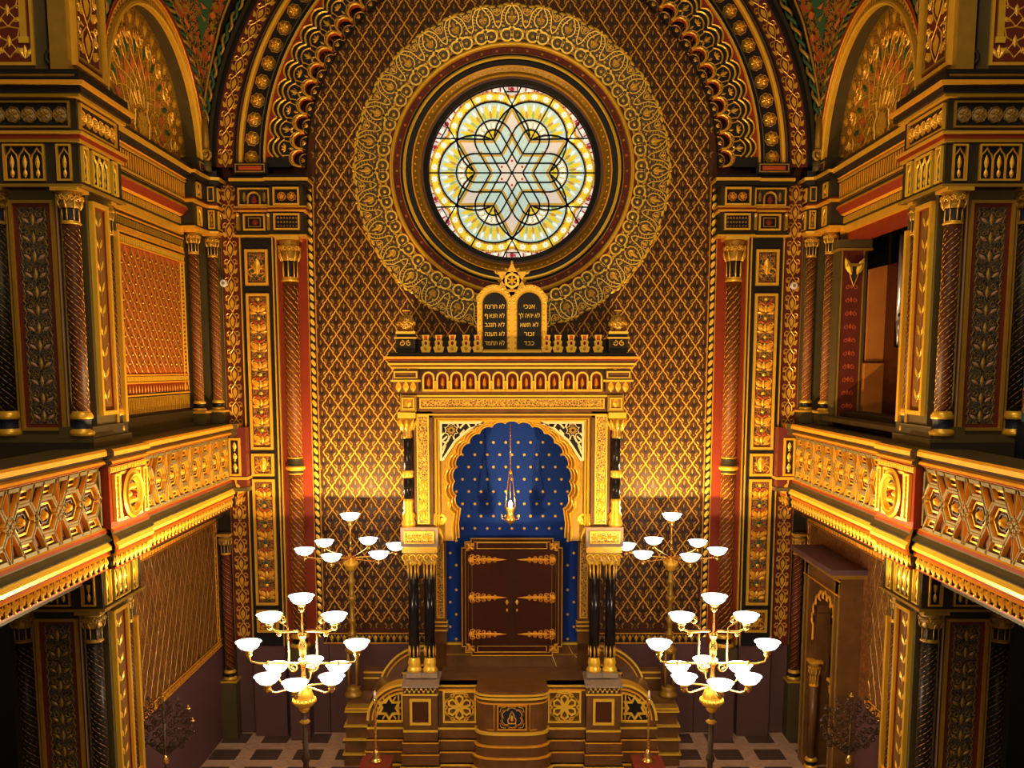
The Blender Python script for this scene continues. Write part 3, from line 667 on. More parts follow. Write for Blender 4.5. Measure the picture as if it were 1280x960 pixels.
    b.frame(-4.10, -3.63, 8.31, 8.57, .02, w, w+.04, GOLD); b.rib([(-3.955, 8.30)]+[(-3.865-.09*math.cos(PI*i/8), 8.42+.09*math.sin(PI*i/8)) for i in range(9)]+[(-3.775, 8.30)], .03, .03, GOLD, False, w+.02)
    b.petal(-3.865, 8.31, PI/2, .16, .08, RED, w+.01, .03); b.rect(-3.94, -3.79, 8.30, 8.45, w+.01, BLACK)
    for s in (-1, 1): b.petal(-3.865+s*.15, 8.36, PI/2, .16, .05, GOLDD, w, .02)
    b.build('niche_panel', t)
    b = B(fr_back(0)); w = .302
    b.frame(-3.56, -3.17, 7.95, 8.19, .025, w, w+.05, GOLD); b.rect(-3.56, -3.17, 7.95, 8.19, w, BLACK)
    for i in range(7):
        for j in range(3): b.dome(-3.50+i*.045, 8.01+j*.06, .018, GOLDD, w, .02, 6)
    b.frame(-3.56, -3.17, 8.31, 8.57, .025, w, w+.05, GOLD); b.rect(-3.56, -3.17, 8.31, 8.57, w, BLACK)
    for x in (-3.44, -3.29): rosette(b, x, 8.44, .058, w, GOLD, 6, RED, .03)
    b.build('rosette_panel', t)
    mir(t, 'carved black and gold entablature block above the right wall column')
    # red-centred plinth under the arch
    t = thing('arch_plinth', 'small dark plinth with a red inset under the left foot of the great arch', 'plinth', (-3.87, -.3, 8.76))
    b = B(fr_back(0)); b.box(-4.13, -3.62, 8.76, 8.92, .0, .36, BLACK); b.frame(-4.10, -3.66, 8.78, 8.90, .014, .36, .375, GOLDD); b.build('block', t)
    b = B(fr_back(0)); b.rect(-4.05, -3.71, 8.81, 8.87, .362, BRRED); b.build('inset', t, 'red painted inset')
    mir(t, 'small dark plinth with a red inset under the right foot of the great arch')
jamb('left')

def colonette(name, label, mlabel, x, y, z0, z1, r=.07, base=DRED, ped=.18, alt=None):
    t = thing(name, label, 'column', (x, y, z0)); f = fr_at(x, y, 0)
    b = B(f); b.box(-r*1.7, r*1.7, z0, z0+ped, -r*1.7, r*1.7, OLIVE, OLIVE); b.box(-r*1.9, r*1.9, z0+ped-.03, z0+ped, -r*1.9, r*1.9, GOLD); b.build('pedestal', t)
    b = B(f); torus_base(b, 0, z0+ped, 0, r, .16); b.build('base', t)
    b = B(f); helix_shaft(b, 0, z0+ped+.16, z1-.34, 0, r, base, GOLD, .34, 3, 12, alt); b.build('shaft', t)
    b = B(f); capital(b, 0, z1-.34, 0, r, .34); b.build('capital', t)
    return mir(t, mlabel)
colonette('colonette', 'slim red and gold colonette standing in the upper left corner, nearer the lozenge wall', 'slim red and gold colonette standing in the upper right corner, nearer the lozenge wall', -4.53, -.20, 5.06, 7.9, .07, RBROWN, .2)
colonette('colonette', 'slim red and gold colonette beside the orange lattice panel, second from the corner', 'slim red and gold colonette beside the organ opening, second from the corner', -4.68, -.62, 5.06, 7.9, .07, RBROWN, .2)
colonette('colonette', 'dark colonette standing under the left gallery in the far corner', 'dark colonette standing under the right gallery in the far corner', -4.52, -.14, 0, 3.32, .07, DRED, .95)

# corner entablatures above the colonettes, and the corner pier strip behind them
def corner():
    b = B(fr_back(0)); b.box(-4.9, -4.42, 5.06, 7.9, 0, .10, OLIVE); b.box(-4.60, -4.57, 5.3, 7.6, .10, .13, GOLD)
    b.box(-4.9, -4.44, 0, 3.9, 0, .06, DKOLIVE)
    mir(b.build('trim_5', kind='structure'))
    t = thing('corner_entablature', 'angled gilt entablature in the upper left corner above the two colonettes', 'entablature', (-4.55, -.35, 7.9))
    # a folded block: section follows the corner
    path = [(-4.42, -.02), (-4.42, -.30), (-4.54, -.34), (-4.56, -.52), (-4.57, -.75), (-4.57, -.9), (-4.95, -.9), (-4.95, -.02)]
    def block(z0, z1, g, m, name=None):
        b = B((Vector((0, 0, 0)), Vector((1, 0, 0)), Vector((0, 1, 0)), Vector((0, 0, 1))))
        cx, cy = -4.95, -.02; pts = [(x+(g if x > -4.9 else 0), y-(g if y < -.1 else 0)) for x, y in path]
        b.prism(pts, z0, z1, m); return b
    m_ = [(7.90, 7.93, .03, GOLD), (7.93, 8.26, .0, DKOLIVE), (8.26, 8.30, .04, GOLDO), (8.30, 8.33, .02, RED), (8.33, 8.60, .0, DKOLIVE), (8.60, 8.66, .06, BLACK), (8.66, 8.70, .09, GOLD), (8.70, 8.80, .04, BLACK)]
    for z0, z1, g, m in m_: block(z0, z1, g, m).build('course', t)
    b = B((Vector((-4.57, -.60, 0)), Vector((0, -1, 0)), Vector((0, 0, 1)), Vector((1, 0, 0)))); niche_arcs(b, -.02, .14, 7.96, 8.23, 1, .002); b.frame(-.02, .15, 8.36, 8.57, .02, .002, .03, GOLD); b.dome(.065, 8.46, .05, GOLD, .002, .04, 8); b.build('side_panel', t)
    b = B((Vector((-4.42, -.16, 0)), Vector((0, -1, 0)), Vector((0, 0, 1)), Vector((1, 0, 0)))); niche_arcs(b, -.09, .10, 7.96, 8.23, 1, .002); b.frame(-.09, .10, 8.36, 8.57, .02, .002, .03, GOLD); b.petal(0, 8.38, PI/2, .16, .08, GOLD, .002, .03); b.build('side_panel', t)
    b = B(fr_at(-4.48, -.34)); niche_arcs(b, -.045, .05, 7.96, 8.23, 1, .004); b.frame(-.045, .05, 8.36, 8.57, .014, .004, .03, GOLD); b.build('front_panel', t)
    mir(t, 'angled gilt entablature in the upper right corner above the two colonettes')
corner()
# ------------------------------------------------------------------ side walls
def fr_s(X): return (Vector((-X, 0, 0)), Vector((0, 1, 0)), Vector((0, 0, 1)), Vector((1, 0, 0)))   # left wall: u = Y, v = Z, w into the room
def lozenges(b, u0, u1, v0, v1, pu, pv, m, wd=.012, w=.002):
    nu = max(1, round((u1-u0)/pu)); nv = max(1, round((v1-v0)/pv)); pu = (u1-u0)/nu; pv = (v1-v0)/nv
    for i in range(nu):
        for j in range(nv):
            x, y = u0+i*pu, v0+j*pv
            b.rib([(x, y+pv/2), (x+pu*.22, y+pv*.30), (x+pu*.28, y+pv*.18), (x+pu/2, y), (x+pu*.72, y+pv*.18), (x+pu*.78, y+pv*.30), (x+pu, y+pv/2)], wd, .006, m, False, w)
            b.rib([(x, y+pv/2), (x+pu*.22, y+pv*.70), (x+pu*.28, y+pv*.82), (x+pu/2, y+pv), (x+pu*.72, y+pv*.82), (x+pu*.78, y+pv*.70), (x+pu, y+pv/2)], wd, .006, m, False, w)
    return pu, pv, nu, nv
def teeth(b, u0, u1, v0, v1, p, m, w, h=.015, fill=.5):
    n = round((u1-u0)/p); p = (u1-u0)/n
    for i in range(n): b.box(u0+i*p, u0+(i+fill)*p, v0, v1, w, w+h, m)
def lower_wall(mirrored):
    X = 4.65; b = B(fr_s(X))
    yd = (-2.55, -1.05)                                  # doorway in the right-hand wall
    if not mirrored:
        b.box(-3.92, 0, 0, 1.52, -.3, .012, DADO); b.box(-3.92, 0, 1.52, 4.2, -.3, 0, ARABL)
    else:
        for a, c in ((-3.92, yd[0]), (yd[1], 0)):
            b.box(a, c, 0, 1.52, -.3, .012, DADO); b.box(a, c, 1.52, 4.2, -.3, 0, ARABL)
        b.box(yd[0], yd[1], 3.1, 4.2, -.3, 0, ARABL)
    for z in (1.50, 1.60): b.rib([(-3.92, z), (-.1, z)] if not mirrored else [(-3.92, z), (yd[0]-.3, z)], .018, .012, GOLDO, False, .012)
    for a, c in (((-3.92, -.15),) if not mirrored else ((-3.92, yd[0]-.25), (yd[1]+.2, -.15))):
        b.rect(a, c, 1.51, 1.59, .014, DRED); teeth(b, a, c, 1.525, 1.58, .11, GOLDO, .014, .012, .62)
    b.rect(-3.92, -.1, 3.50, 3.60, .006, DRED); teeth(b, -3.92, -.15, 3.52, 3.58, .10, GOLDO, .006, .01, .6)
    for z in (3.50, 3.6): b.rib([(-3.92, z), (-.1, z)], .016, .01, GOLDO, False, .006)
    for u in (-.30, -.20): b.rib([(u, 1.6), (u, 3.5)], .014, .01, GOLDO, False, .004)
    for j in range(20): b.dome(-.25, 1.65+j*.095, .02, GOLDO, .004, .01, 6)
    if not mirrored: lozenges(b, -3.9, -.34, 1.62, 3.5, .22, .44, GOLDD, .009)
    else:
        lozenges(b, -3.9, -2.9, 1.62, 3.5, .22, .44, GOLDD, .009); lozenges(b, -.95, -.34, 1.62, 3.5, .2, .44, GOLDD, .009)
    o = b.build('wall_right' if mirrored else 'wall_left', kind='structure')
    if mirrored: o.scale = (-1, 1, 1)
    return o
lower_wall(False); lower_wall(True)

def upper_left_panel():
    X = 4.80; b = B(fr_s(X)); b.box(-3.88, 0, 4.2, 8.0, -.3, 0, OLIVE)
    u0, u1, v0, v1 = -3.75, -.72, 5.30, 7.80
    b.rect(u0, u1, v0, v1, .003, RED)
    b.rect(u0, u1, v0, v0+.28, .006, DKOLIVE); teeth(b, u0, u1, v0+.02, v0+.22, .055, GOLD, .006, .012, .45)
    for z in (v0+.24, v0+.40, v0+.50): b.box(u0, u1, z, z+.02, .003, .02, GOLDO)
    teeth(b, u0, u1, v0+.43, v0+.49, .06, GOLDB, .004, .014, .5)
    for j in range(60): b.petal(u0+.05+j*.05, v0+.27, PI/2, .11, .035, RED if j % 2 else GOLDO, .008, .01)
    zt = 7.42
    b.rect(u0, u1, zt, v1, .006, DKOLIVE)
    for z in (zt, zt+.09, zt+.14, zt+.34): b.box(u0, u1, z, z+.018, .003, .022, GOLDO)
    teeth(b, u0, u1, zt+.025, zt+.085, .06, GOLDB, .006, .014, .5); teeth(b, u0, u1, zt+.16, zt+.22, .05, GOLDO, .006, .012, .5); teeth(b, u0, u1, zt+.24, zt+.32, .07, GOLDD, .006, .012, .6)
    for u in (u0+.02, u1-.02, u1-.16, u0+.14): b.rib([(u, v0+.28), (u, zt)], .016, .014, GOLD, False, .003)
    for j in range(32): b.box(u1-.115, u1-.065, v0+.55+j*.059, v0+.585+j*.059, .003, .012, GOLDB); b.box(u0+.05, u0+.10, v0+.55+j*.059, v0+.585+j*.059, .003, .012, GOLDB)
    a0, a1, c0, c1 = u0+.16, u1-.18, v0+.54, zt-.01
    b.rect(a0, a1, c0, c1, .005, BRRED)
    pu, pv, nu, nv = lozenges(b, a0, a1, c0, c1, .205, .215, GOLDD, .018, .006)
    for i in range(nu):
        for j in range(nv):
            for o in (0, .5):
                cx, cz = a0+(i+.5+o)*pu, c0+(j+.5+o)*pv
                if cx > a1-.04 or cz > c1-.05: continue
                b.poly([(cx, cz-.075), (cx+.040, cz), (cx, cz+.075), (cx-.040, cz)], .007, GOLDD); b.poly([(cx, cz-.05), (cx+.026, cz), (cx, cz+.05), (cx-.026, cz)], .009, BLACK); b.dome(cx, cz, .014, GOLDB, .009, .01, 6)
    b.box(-3.88, 0, 5.06, 5.28, 0, .06, OLIVE); b.box(-3.88, 0, 5.02, 5.10, -.1, .12, OLIVE)
    b.build('wall_upper_left', kind='structure')
upper_left_panel()

def organ_side():
    """right: the wall is open to the organ room"""
    M = lambda b, name, **k: (lambda o: (setattr(o, 'scale', (-1, 1, 1)), o)[1])(b.build(name, **k))
    X = 4.80; b = B(fr_s(X))
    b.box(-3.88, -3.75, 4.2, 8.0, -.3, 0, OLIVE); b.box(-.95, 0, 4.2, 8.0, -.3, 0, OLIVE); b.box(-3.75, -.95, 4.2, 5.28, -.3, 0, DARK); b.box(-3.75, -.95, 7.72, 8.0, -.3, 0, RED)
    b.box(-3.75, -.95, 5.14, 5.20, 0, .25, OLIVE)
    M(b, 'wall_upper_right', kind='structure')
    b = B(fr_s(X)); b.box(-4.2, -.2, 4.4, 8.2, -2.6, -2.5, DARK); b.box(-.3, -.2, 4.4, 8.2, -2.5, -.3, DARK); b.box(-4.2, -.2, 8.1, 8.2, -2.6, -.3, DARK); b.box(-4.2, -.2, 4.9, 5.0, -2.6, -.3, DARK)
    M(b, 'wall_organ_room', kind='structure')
    t = thing('organ_room_pier', 'dark red stencilled pier with a gilt capital in the organ opening', 'pier', (4.9, -.8, 5.1))
    f = fr_back(-.97)
    b = B(f); b.box(4.70, 5.10, 5.06, 7.72, -.30, 0, OLIVE); b.rect(4.75, 5.03, 5.2, 7.60, .004, DRED)
    for u in (4.735, 5.045): b.box(u-.008, u+.008, 5.2, 7.62, 0, .02, GOLDD)
    b.box(4.68, 5.14, 7.60, 7.72, -.32, .05, OLIVE); b.box(4.67, 5.15, 7.57, 7.60, -.32, .06, GOLDD)
    for k in range(10):
        z = 5.35+k*.19
        for s in (-1, 1): b.rib(spiral(4.89+s*.06, z, .035, .012, PI/2, s*1.2, 8), .012, .005, BRRED, False, .005)
        b.petal(4.89, z-.03, PI/2, .08, .04, BRRED, .005, .006)
    b.build('shaft', t)
    b = B(f); b.box(4.78, 5.0, 7.34, 7.38, .004, .10, GOLDD); b.prism([(4.80, 7.34), (4.98, 7.34), (4.93, 7.22), (4.89, 7.05), (4.85, 7.22)], .004, .07, DKOLIVE)
    for s in (-1, 1): b.petal(4.89+s*.035, 7.22, PI/2-s*.4, .26, .10, GOLDB, .08, .03); b.rib([(4.89, 7.06), (4.89+s*.05, 7.2), (4.89+s*.09, 7.34)], .014, .01, GOLD, False, .07)
    b.build('capital', t)
    t = thing('organ_case', 'plain orange oak organ case board standing inside the opening', 'organ case', (5.25, -1.0, 5.0))
    f = fr_back(-1.05)
    b = B(f); b.prism([(5.11, 6.0), (5.36, 6.0), (5.36, 7.36), (5.11, 7.30)], -.06, 0, WOODO); b.build('board', t)
    b = B(f); b.box(5.36, 5.40, 5.06, 7.36, -.06, .35, WOODD); b.build('side_board', t, 'dark side of the organ case')
    b = B(f); b.box(5.09, 5.38, 5.06, 5.98, -.08, .03, WOODO); b.box(5.09, 5.38, 5.97, 6.0, -.08, .04, WOODD); b.build('lower_board', t)
    for i in range(3):
        x, y = 5.33+.055*i, -1.62-.10*i
        t = thing('organ_pipe', ['silver organ pipe farthest back in the opening', 'silver organ pipe in the middle of the row of three', 'silver organ pipe hard behind the front pier'][i], 'organ pipe', (x, y, 6.1), 'silver organ pipes in the right-hand opening')
        f_ = fr_at(x, y)
        b = B(f_); b.lathe(0, 0, 0, [(.042, 6.55), (.042, 7.7-.06*i)], PIPE, 16); b.build('pipe_body', t)
        b = B(f_); b.lathe(0, 0, 0, [(.012, 6.18), (.042, 6.56)], PIPE, 14); b.box(-.03, .03, 6.60, 6.64, .03, .048, BLACK); b.build('pipe_foot', t)
    t = thing('organ_wind_chest', 'dark wooden chest under the silver organ pipes', 'wind chest', (5.42, -1.7, 5.06))
    b = B(); b.box(5.28, 5.7, 5.06, 6.18, 1.5, 2.0, WOODD); b.build('chest', t); b = B(); b.box(5.27, 5.71, 6.12, 6.18, 1.49, 2.01, WOODD); b.build('top_board', t)
organ_side()

def side_cornice():
    t = thing('side_cornice', 'long gilded cornice running along the upper left wall above the lattice panel', 'cornice', (-4.7, -2.3, 7.85))
    b = B(fr_s(4.80)); e0, e1 = -3.9, -.8
    profile_run(b, [(0, 7.82), (.05, 7.82), (.05, 7.92), (.04, 7.94), (.04, 8.06), (.09, 8.08), (.16, 8.16), (.14, 8.20), (.14, 8.24), (.12, 8.26), (.12, 8.56), (.16, 8.58), (.24, 8.64), (.26, 8.70), (.20, 8.78), (0, 8.78)],
                [GOLDO, GOLD, OLIVE, DKOLIVE, GOLDO, RED, GOLDO, DKOLIVE, GOLDD, DKOLIVE, GOLDO, BLACK, GOLD, BLACK, OLIVE], e0, e1)
    b.build('moulding', t)
    b = B(fr_s(4.80)); teeth(b, e0, e1, 7.955, 8.045, .07, GOLD, .04, .012, .5); teeth(b, e0, e1, 8.31, 8.51, .075, GOLDO, .12, .010, .38); b.box(e0, e1, 8.27, 8.29, .12, .15, GOLD); b.box(e0, e1, 8.53, 8.55, .12, .15, GOLD)
    b.build('fluting', t)
    mir(t, 'long gilded cornice running along the upper right wall above the organ opening')
side_cornice()

def lunette():
    t = thing('lunette', 'round-arched lunette with gilded filigree in the upper left wall', 'lunette', (-4.7, -2.1, 8.75))
    cy, cz = -2.1, 8.80
    b = B(fr_s(4.80)); b.box(-3.8, -.1, 8.6, 12.2, -.3, -.02, DARK); pts = [(cy-1.66, 8.72)]+arc(cy, cz, 1.66, PI, 0, 40)+[(cy+1.66, 8.72)]; b.poly(pts, .0, ARABG)
    # radiating stems and leaf clusters
    c0 = (cy, cz+.22)
    for k in range(25):
        a = PI*(k/24)*1.2-PI*.1; s = 1 if k % 2 else -1
        b.rib([(c0[0]+r*math.cos(a+.30*s*math.sin(r*5)), c0[1]+r*math.sin(a+.30*s*math.sin(r*5))) for r in (.15, .25, .35, .45, .55, .65, .75, .85, .95, 1.05, 1.15) if c0[1]+r*math.sin(a) > 8.75], .015, .008, GOLD, False, .002)
    for k in range(11):
        a = PI*(k+.0)/10; b.petal(c0[0]+.62*math.cos(a), c0[1]+.62*math.sin(a), a, .24, .12, ORRED, .01, .03); b.petal(c0[0]+.85*math.cos(a+.15), c0[1]+.85*math.sin(a+.15), a, .2, .08, GREEN, .01, .02)
        b.rib(spiral(c0[0]+1.12*math.cos(a), c0[1]+1.05*math.sin(a), .12, .03, a, 1.3, 12), .022, .018, GOLD, False, .004)
    for k in range(19):
        a = PI*(k+.5)/19; b.petal(cy+1.40*math.cos(a), cz+1.40*math.sin(a), a, .24, .13, GOLD, .005, .03); b.rib(spiral(cy+1.28*math.cos(a+.08), cz+1.30*math.sin(a+.08), .07, .02, a, 1.2, 10), .016, .014, GOLDO, False, .004)
    for r in (.12, .25): rosette(b, c0[0], c0[1]-.0, r, .012, GOLD, 12, GOLDD, .03)
    for k in range(16): a = 2*PI*k/16; b.rib([(c0[0]+.26*math.cos(a), c0[1]+.26*math.sin(a)), (c0[0]+.42*math.cos(a+.2), c0[1]+.42*math.sin(a+.2)), (c0[0]+.5*math.cos(a), c0[1]+.5*math.sin(a))], .02, .015, GOLD, False, .01)
    b.build('filigree_field', t)
    b = B(fr_s(4.58))
    b.ring(cy, cz, [(1.66, -.22), (1.60, -.03), (1.60, .03), (1.62, .05), (1.65, .04), (1.66, .0), (1.74, .0), (1.745, .025), (1.77, .03), (1.79, .0)], [OLIVE, GOLD, GOLDB, GOLD, GOLDD, ARABG, GOLDO, GOLDO, RED], -.06, PI+.06, 64)
    b.ring(cy, cz, [(1.79, .0), (1.80, .04), (1.85, .05), (1.87, .0), (1.90, .0)], [GOLDO, RED, BLACK, BLACK], -.04, PI+.04, 64)
    b.build('arch_moulding', t)
    b = B(fr_s(4.58))
    for i in range(2):
        L_ = []
        for k in range(241):
            a = PI*k/240; q = k/240*2*PI*22+i*PI; r = 1.94+.03*math.cos(q); L_.append((cy+r*math.cos(a), cz+r*math.sin(a), .03+.03*math.sin(q)))
        b.tube(L_, .026, GOLDD if i else GREEN, 5)
    for k in range(60): a = PI*(k+.5)/60; b.petal(cy+1.675*math.cos(a), cz+1.675*math.sin(a), a+.5, .08, .03, GOLD, .001, .01)
    b.build('rope_moulding', t)
    b = B(fr_s(4.58)); b.box(-.72, -.14, 8.72, 8.92, -.2, .05, DKOLIVE); b.frame(-.66, -.40, 8.76, 8.88, .014, .05, .065, GOLDD); b.rect(-.62, -.44, 8.80, 8.84, .052, RED); b.frame(-.34, -.18, 8.76, 8.88, .014, .05, .065, GOLDD)
    b.build('impost', t)
    mir(t, 'round-arched lunette with gilded filigree in the upper right wall')
    # web of the vault between the lunette and the great arch
    b = B(); o = fr_at(0, 0); N = 26; M_ = 10
    g = []
    for i in range(N+1):
        z = 8.90+ (12.0-8.90)*i/N; dz = z-ZC
        A = Vector((-math.sqrt(max(.01, 4.62**2-dz*dz)), -.36, z))
        dz2 = min(z-8.80, 1.96); yy = -2.1+math.sqrt(max(0, 1.97**2-dz2*dz2)) if z < 10.77 else -2.1-(z-10.77)*1.0
        Bp = Vector((-4.56+.0*(z-8.9), yy, z))
        row = []
        for k in range(M_+1):
            t_ = k/M_; p = A.lerp(Bp, t_); p += Vector((-.0, .10, 0))*math.sin(PI*t_)*min(1, i/5); row.append(p)
        g.append(row)
    def vv(p): b.V.append(p); return len(b.V)-1
    ids = [[vv(p) for p in r] for r in g]
    for i in range(N):
        for k in range(M_): b.f((ids[i][k], ids[i][k+1], ids[i+1][k+1], ids[i+1][k]), BLACK if k in (0, M_-1) else ARABC, True)
    # ornaments of the web: green tongue with orange flowers, stems
    def on(i, t_): 
        i = max(0, min(N-1e-6, i)); a = int(i); f_ = i-a; k = t_*M_; c = min(M_-1, int(k)); h = k-c
        return g[a][c].lerp(g[a][c+1], h).lerp(g[a+1][c].lerp(g[a+1][c+1], h), f_)+Vector((.02, -.04, -.01))
    def q3(pts, m): b.f([vv(on(*p)) for p in pts], m)
    q3([(13.5, .5), (26, .30), (26, .7)], GREEN)
    for i in range(5, 26):
        for s in (-1, 1):
            t1 = .5+s*.28*(1 if i < 14 else 1.0)
            q3([(i, t1), (i+.45, t1+.05), (i+.9, t1), (i+.45, t1-.05)], ORRED if i % 2 == 0 else GOLDD)
            q3([(i+.4, .5+s*.13), (i+.75, .5+s*.19), (i+.9, .5+s*.09)], GOLDD if i < 16 else ORRED)
    b.tube([tuple((p.x, p.z, -p.y)) for p in [on(i*.5, .08) for i in range(4, 52)]], .018, GOLDD, 5)
    b.tube([tuple((p.x, p.z, -p.y)) for p in [on(i*.5, .92) for i in range(4, 52)]], .018, GOLDD, 5)
    mir(b.build('ceiling_web', kind='structure'))
    b = B(fr_at(-4.50, -.42)); b.lathe(0, 8.78, 0, [(.07, 0), (.07, .12), (.04, .16)], OLIVE, 10); b.tube([(x, z, .04) for x, z in spiral(.0, 9.02, .09, .02, -PI/2, 1.3, 14)], .022, GOLDD, 6); b.lathe(0, 8.92, -.0, [(.05, 0), (.045, .6)], GOLDD, 8)
    mir(b.build('trim_7', kind='structure'))
lunette()

# ------------------------------------------------------------------ the big piers in front
YP = -4.75
def pier(level):
    up = level == 'upper'
    z0, zc0, zc1 = (5.19, 7.73, 8.86) if up else (0, 3.30, 3.80)
    lab = {'upper': ('massive painted pier standing on the left gallery, black front panel of leaf pairs', 'massive painted pier standing on the right gallery, black front panel of leaf pairs'),
           'lower': ('shadowed painted pier below the left gallery, gold leaf strip down its side', 'shadowed painted pier below the right gallery, gold leaf strip down its side')}[level]
    t = thing('pier', lab[0], 'pier', (-5.0, -4.4, z0 if not up else 4.6))
    f = fr_back(YP); fs = (Vector((-4.45, 0, 0)), Vector((0, 1, 0)), Vector((0, 0, 1)), Vector((1, 0, 0)))
    zb = z0+(.0 if up else .9)
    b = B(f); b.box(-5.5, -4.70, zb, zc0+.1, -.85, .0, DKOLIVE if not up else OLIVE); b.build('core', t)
    # plinth
    b = B(f)
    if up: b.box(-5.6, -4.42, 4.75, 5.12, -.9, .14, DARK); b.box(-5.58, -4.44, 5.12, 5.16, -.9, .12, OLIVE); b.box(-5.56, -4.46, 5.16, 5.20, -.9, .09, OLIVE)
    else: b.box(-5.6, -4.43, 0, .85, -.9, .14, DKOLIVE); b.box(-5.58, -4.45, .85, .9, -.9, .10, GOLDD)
    b.build('plinth', t)
    b = B(fs); b.box(-4.62, -3.86, zb, zc0, -.35, -.02, OLIVE)
    if up: b.box(-4.85, -3.86, 5.04, 5.16, -.35, .04, OLIVE); b.box(-4.80, -3.88, 5.16, 5.28, -.35, .01, OLIVE)
    b.build('side_core', t)
    # side strip with gold leaves
    b = B(fs); a0, a1 = -4.56, -4.16; v0 = zb+.20; v1 = zc0-.08
    b.rect(a0, a1, v0, v1, .0-.015, GROUND2); b.frame(a0, a1, v0, v1, .045, -.02, .03, GOLD, GOLDB); b.frame(a0+.05, a1-.05, v0+.05, v1-.05, .012, -.015, .0, RED)
    leaf_strip(b, a0+.07, a1-.07, v0+.1, v1-.08, .235 if up else .22, GOLDB, -.012)
    b.build('side_panel', t)
    # front panel with pairs of leaves
    b = B(f); u0, u1 = -5.17, -4.77; v0 = zb+.08; v1 = zc0-.14
    b.rect(u0, u1, v0, v1, .004, DRED); b.rect(u0+.05, u1-.05, v0+.04, v1-.04, .007, ARABN)
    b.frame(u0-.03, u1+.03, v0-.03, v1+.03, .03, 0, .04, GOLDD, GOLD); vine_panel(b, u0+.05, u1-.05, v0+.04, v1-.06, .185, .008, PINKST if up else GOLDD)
    b.build('front_panel', t)
    b = B(f); b.box(-4.715, -4.70, zb, zc0, 0, .02, PINKST); b.box(-5.24, -5.22, zb, zc0, 0, .02, GOLDD); b.build('edge_fillet', t)
    # engaged columns
    def col(x, y, r, dark, nm='column', zz=None):
        fc = fr_at(x, y); za = zz or (zb+.0)
        c = B(fc); torus_base(c, 0, za, 0, r, .26, GOLD, NAVY); o = c.build(nm, t, None)
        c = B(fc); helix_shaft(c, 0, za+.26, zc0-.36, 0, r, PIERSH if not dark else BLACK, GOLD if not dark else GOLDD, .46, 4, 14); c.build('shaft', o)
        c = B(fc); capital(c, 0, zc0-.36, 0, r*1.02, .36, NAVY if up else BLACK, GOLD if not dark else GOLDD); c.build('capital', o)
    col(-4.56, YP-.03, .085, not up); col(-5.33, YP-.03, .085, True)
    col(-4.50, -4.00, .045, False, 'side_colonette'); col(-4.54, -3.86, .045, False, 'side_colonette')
    b = B(fs); b.box(-4.15, -4.08, zb+.1, zc0-.3, -.02, .0, GOLDD); b.box(-3.96, -3.90, zb+.1, zc0-.3, -.02, .03, GOLD); b.build('edge_moulding', t)
    # entablature
    b = B(f); g0 = .13; b.box(-5.6, -4.40, zc0, zc1-(0 if up else 0), -.92, g0, DKOLIVE)
    b.build('entablature_block', t)
    b = B(f); bs = B((Vector((-4.40, 0, 0)), Vector((0, 1, 0)), Vector((0, 0, 1)), Vector((1, 0, 0))))
    zf0, zf1 = (zc0+.06, zc0+.42) if up else (zc0+.06, zc0+.48)
    for q, (c, d, n) in enumerate(((-4.62, -4.47, 1), (-5.16, -4.74, 3), (-5.45, -5.28, 1))): niche_arcs(b, c, d, zf0, zf1, n, g0)
    for q, (c, d, n) in enumerate(((-4.84, -4.70, 1), (-4.62, -4.20, 3), (-4.12, -3.98, 1))): niche_arcs(bs, c, d, zf0, zf1, n, .0, GOLDB)
    b.build('front_niches', t); bs.build('side_niches', t)
    courses = [(zc0, zc0+.03, .03, GOLDD)]
    if up: courses += [(zf1+.02, zf1+.05, .03, GOLD), (zf1+.05, zf1+.09, .05, RED), (zf1+.09, zf1+.12, .07, GOLD), (8.60, 8.63, .06, GOLD), (8.63, 8.70, .10, BLACK), (8.70, 8.74, .14, GOLDO), (8.74, 8.86, .08, BLACK)]
    b = B(f)
    for a, c, g, m in courses: b.box(-5.6-g, -4.40+g, a, c, -.92-g, g0+g, m)
    if up: b.rib([(-5.6, 8.80), (-4.36, 8.80)], .02, .012, GOLDD, False, g0+.08)
    b.build('cornice', t)
    if up:
        b = B(f); bs = B((Vector((-4.40, 0, 0)), Vector((0, 1, 0)), Vector((0, 0, 1)), Vector((1, 0, 0))))
        b.frame(-5.5, -4.46, 8.31, 8.57, .018, g0, g0+.03, GOLDD); b.rect(-5.49, -4.47, 8.32, 8.56, g0+.002, BLACK)
        for k in range(6): rosette(b, -4.56-k*.16, 8.44, .072, g0+.004, GOLDD, 6, GREYST, .03)
        bs.frame(-4.84, -3.96, 8.31, 8.57, .018, 0, .03, GOLD); bs.rect(-4.83, -3.97, 8.32, 8.56, .002, BLACK)
        for k in range(6): rosette(bs, -4.76+k*.145, 8.44, .066, .004, GOLD, 6, GOLDB, .03)
        b.build('front_rosettes', t); bs.build('side_rosettes', t)
        # second storey of the pier
        b = B(f); b.box(-5.6, -4.72, 8.86, 12.3, -.85, .0, OLIVE); b.box(-4.72, -4.48, 8.86, 12.3, -.85, -.12, NAVY)
        b.build('upper_core', t)
        b = B(f); u0, u1 = -5.34, -4.86; v0 = 8.97
        b.rect(u0, u1, v0, 12.2, .003, DRED); b.frame(u0-.02, u1+.02, v0-.02, 12.2, .03, 0, .03, GOLD)
        for s, c in ((-1, u0+.085), (1, u1-.085)):
            b.box(c-.034, c+.034, v0+.26, 10.9, .003, .018, GOLD); b.box(c-.05, c+.05, v0+.20, v0+.26, .003, .02, GOLDB)
            for q in (-.6, 0, .6): b.petal(c, v0+.05, PI/2+q, .14, .045, GOLD, .004, .012)
        cu = (u0+u1)/2
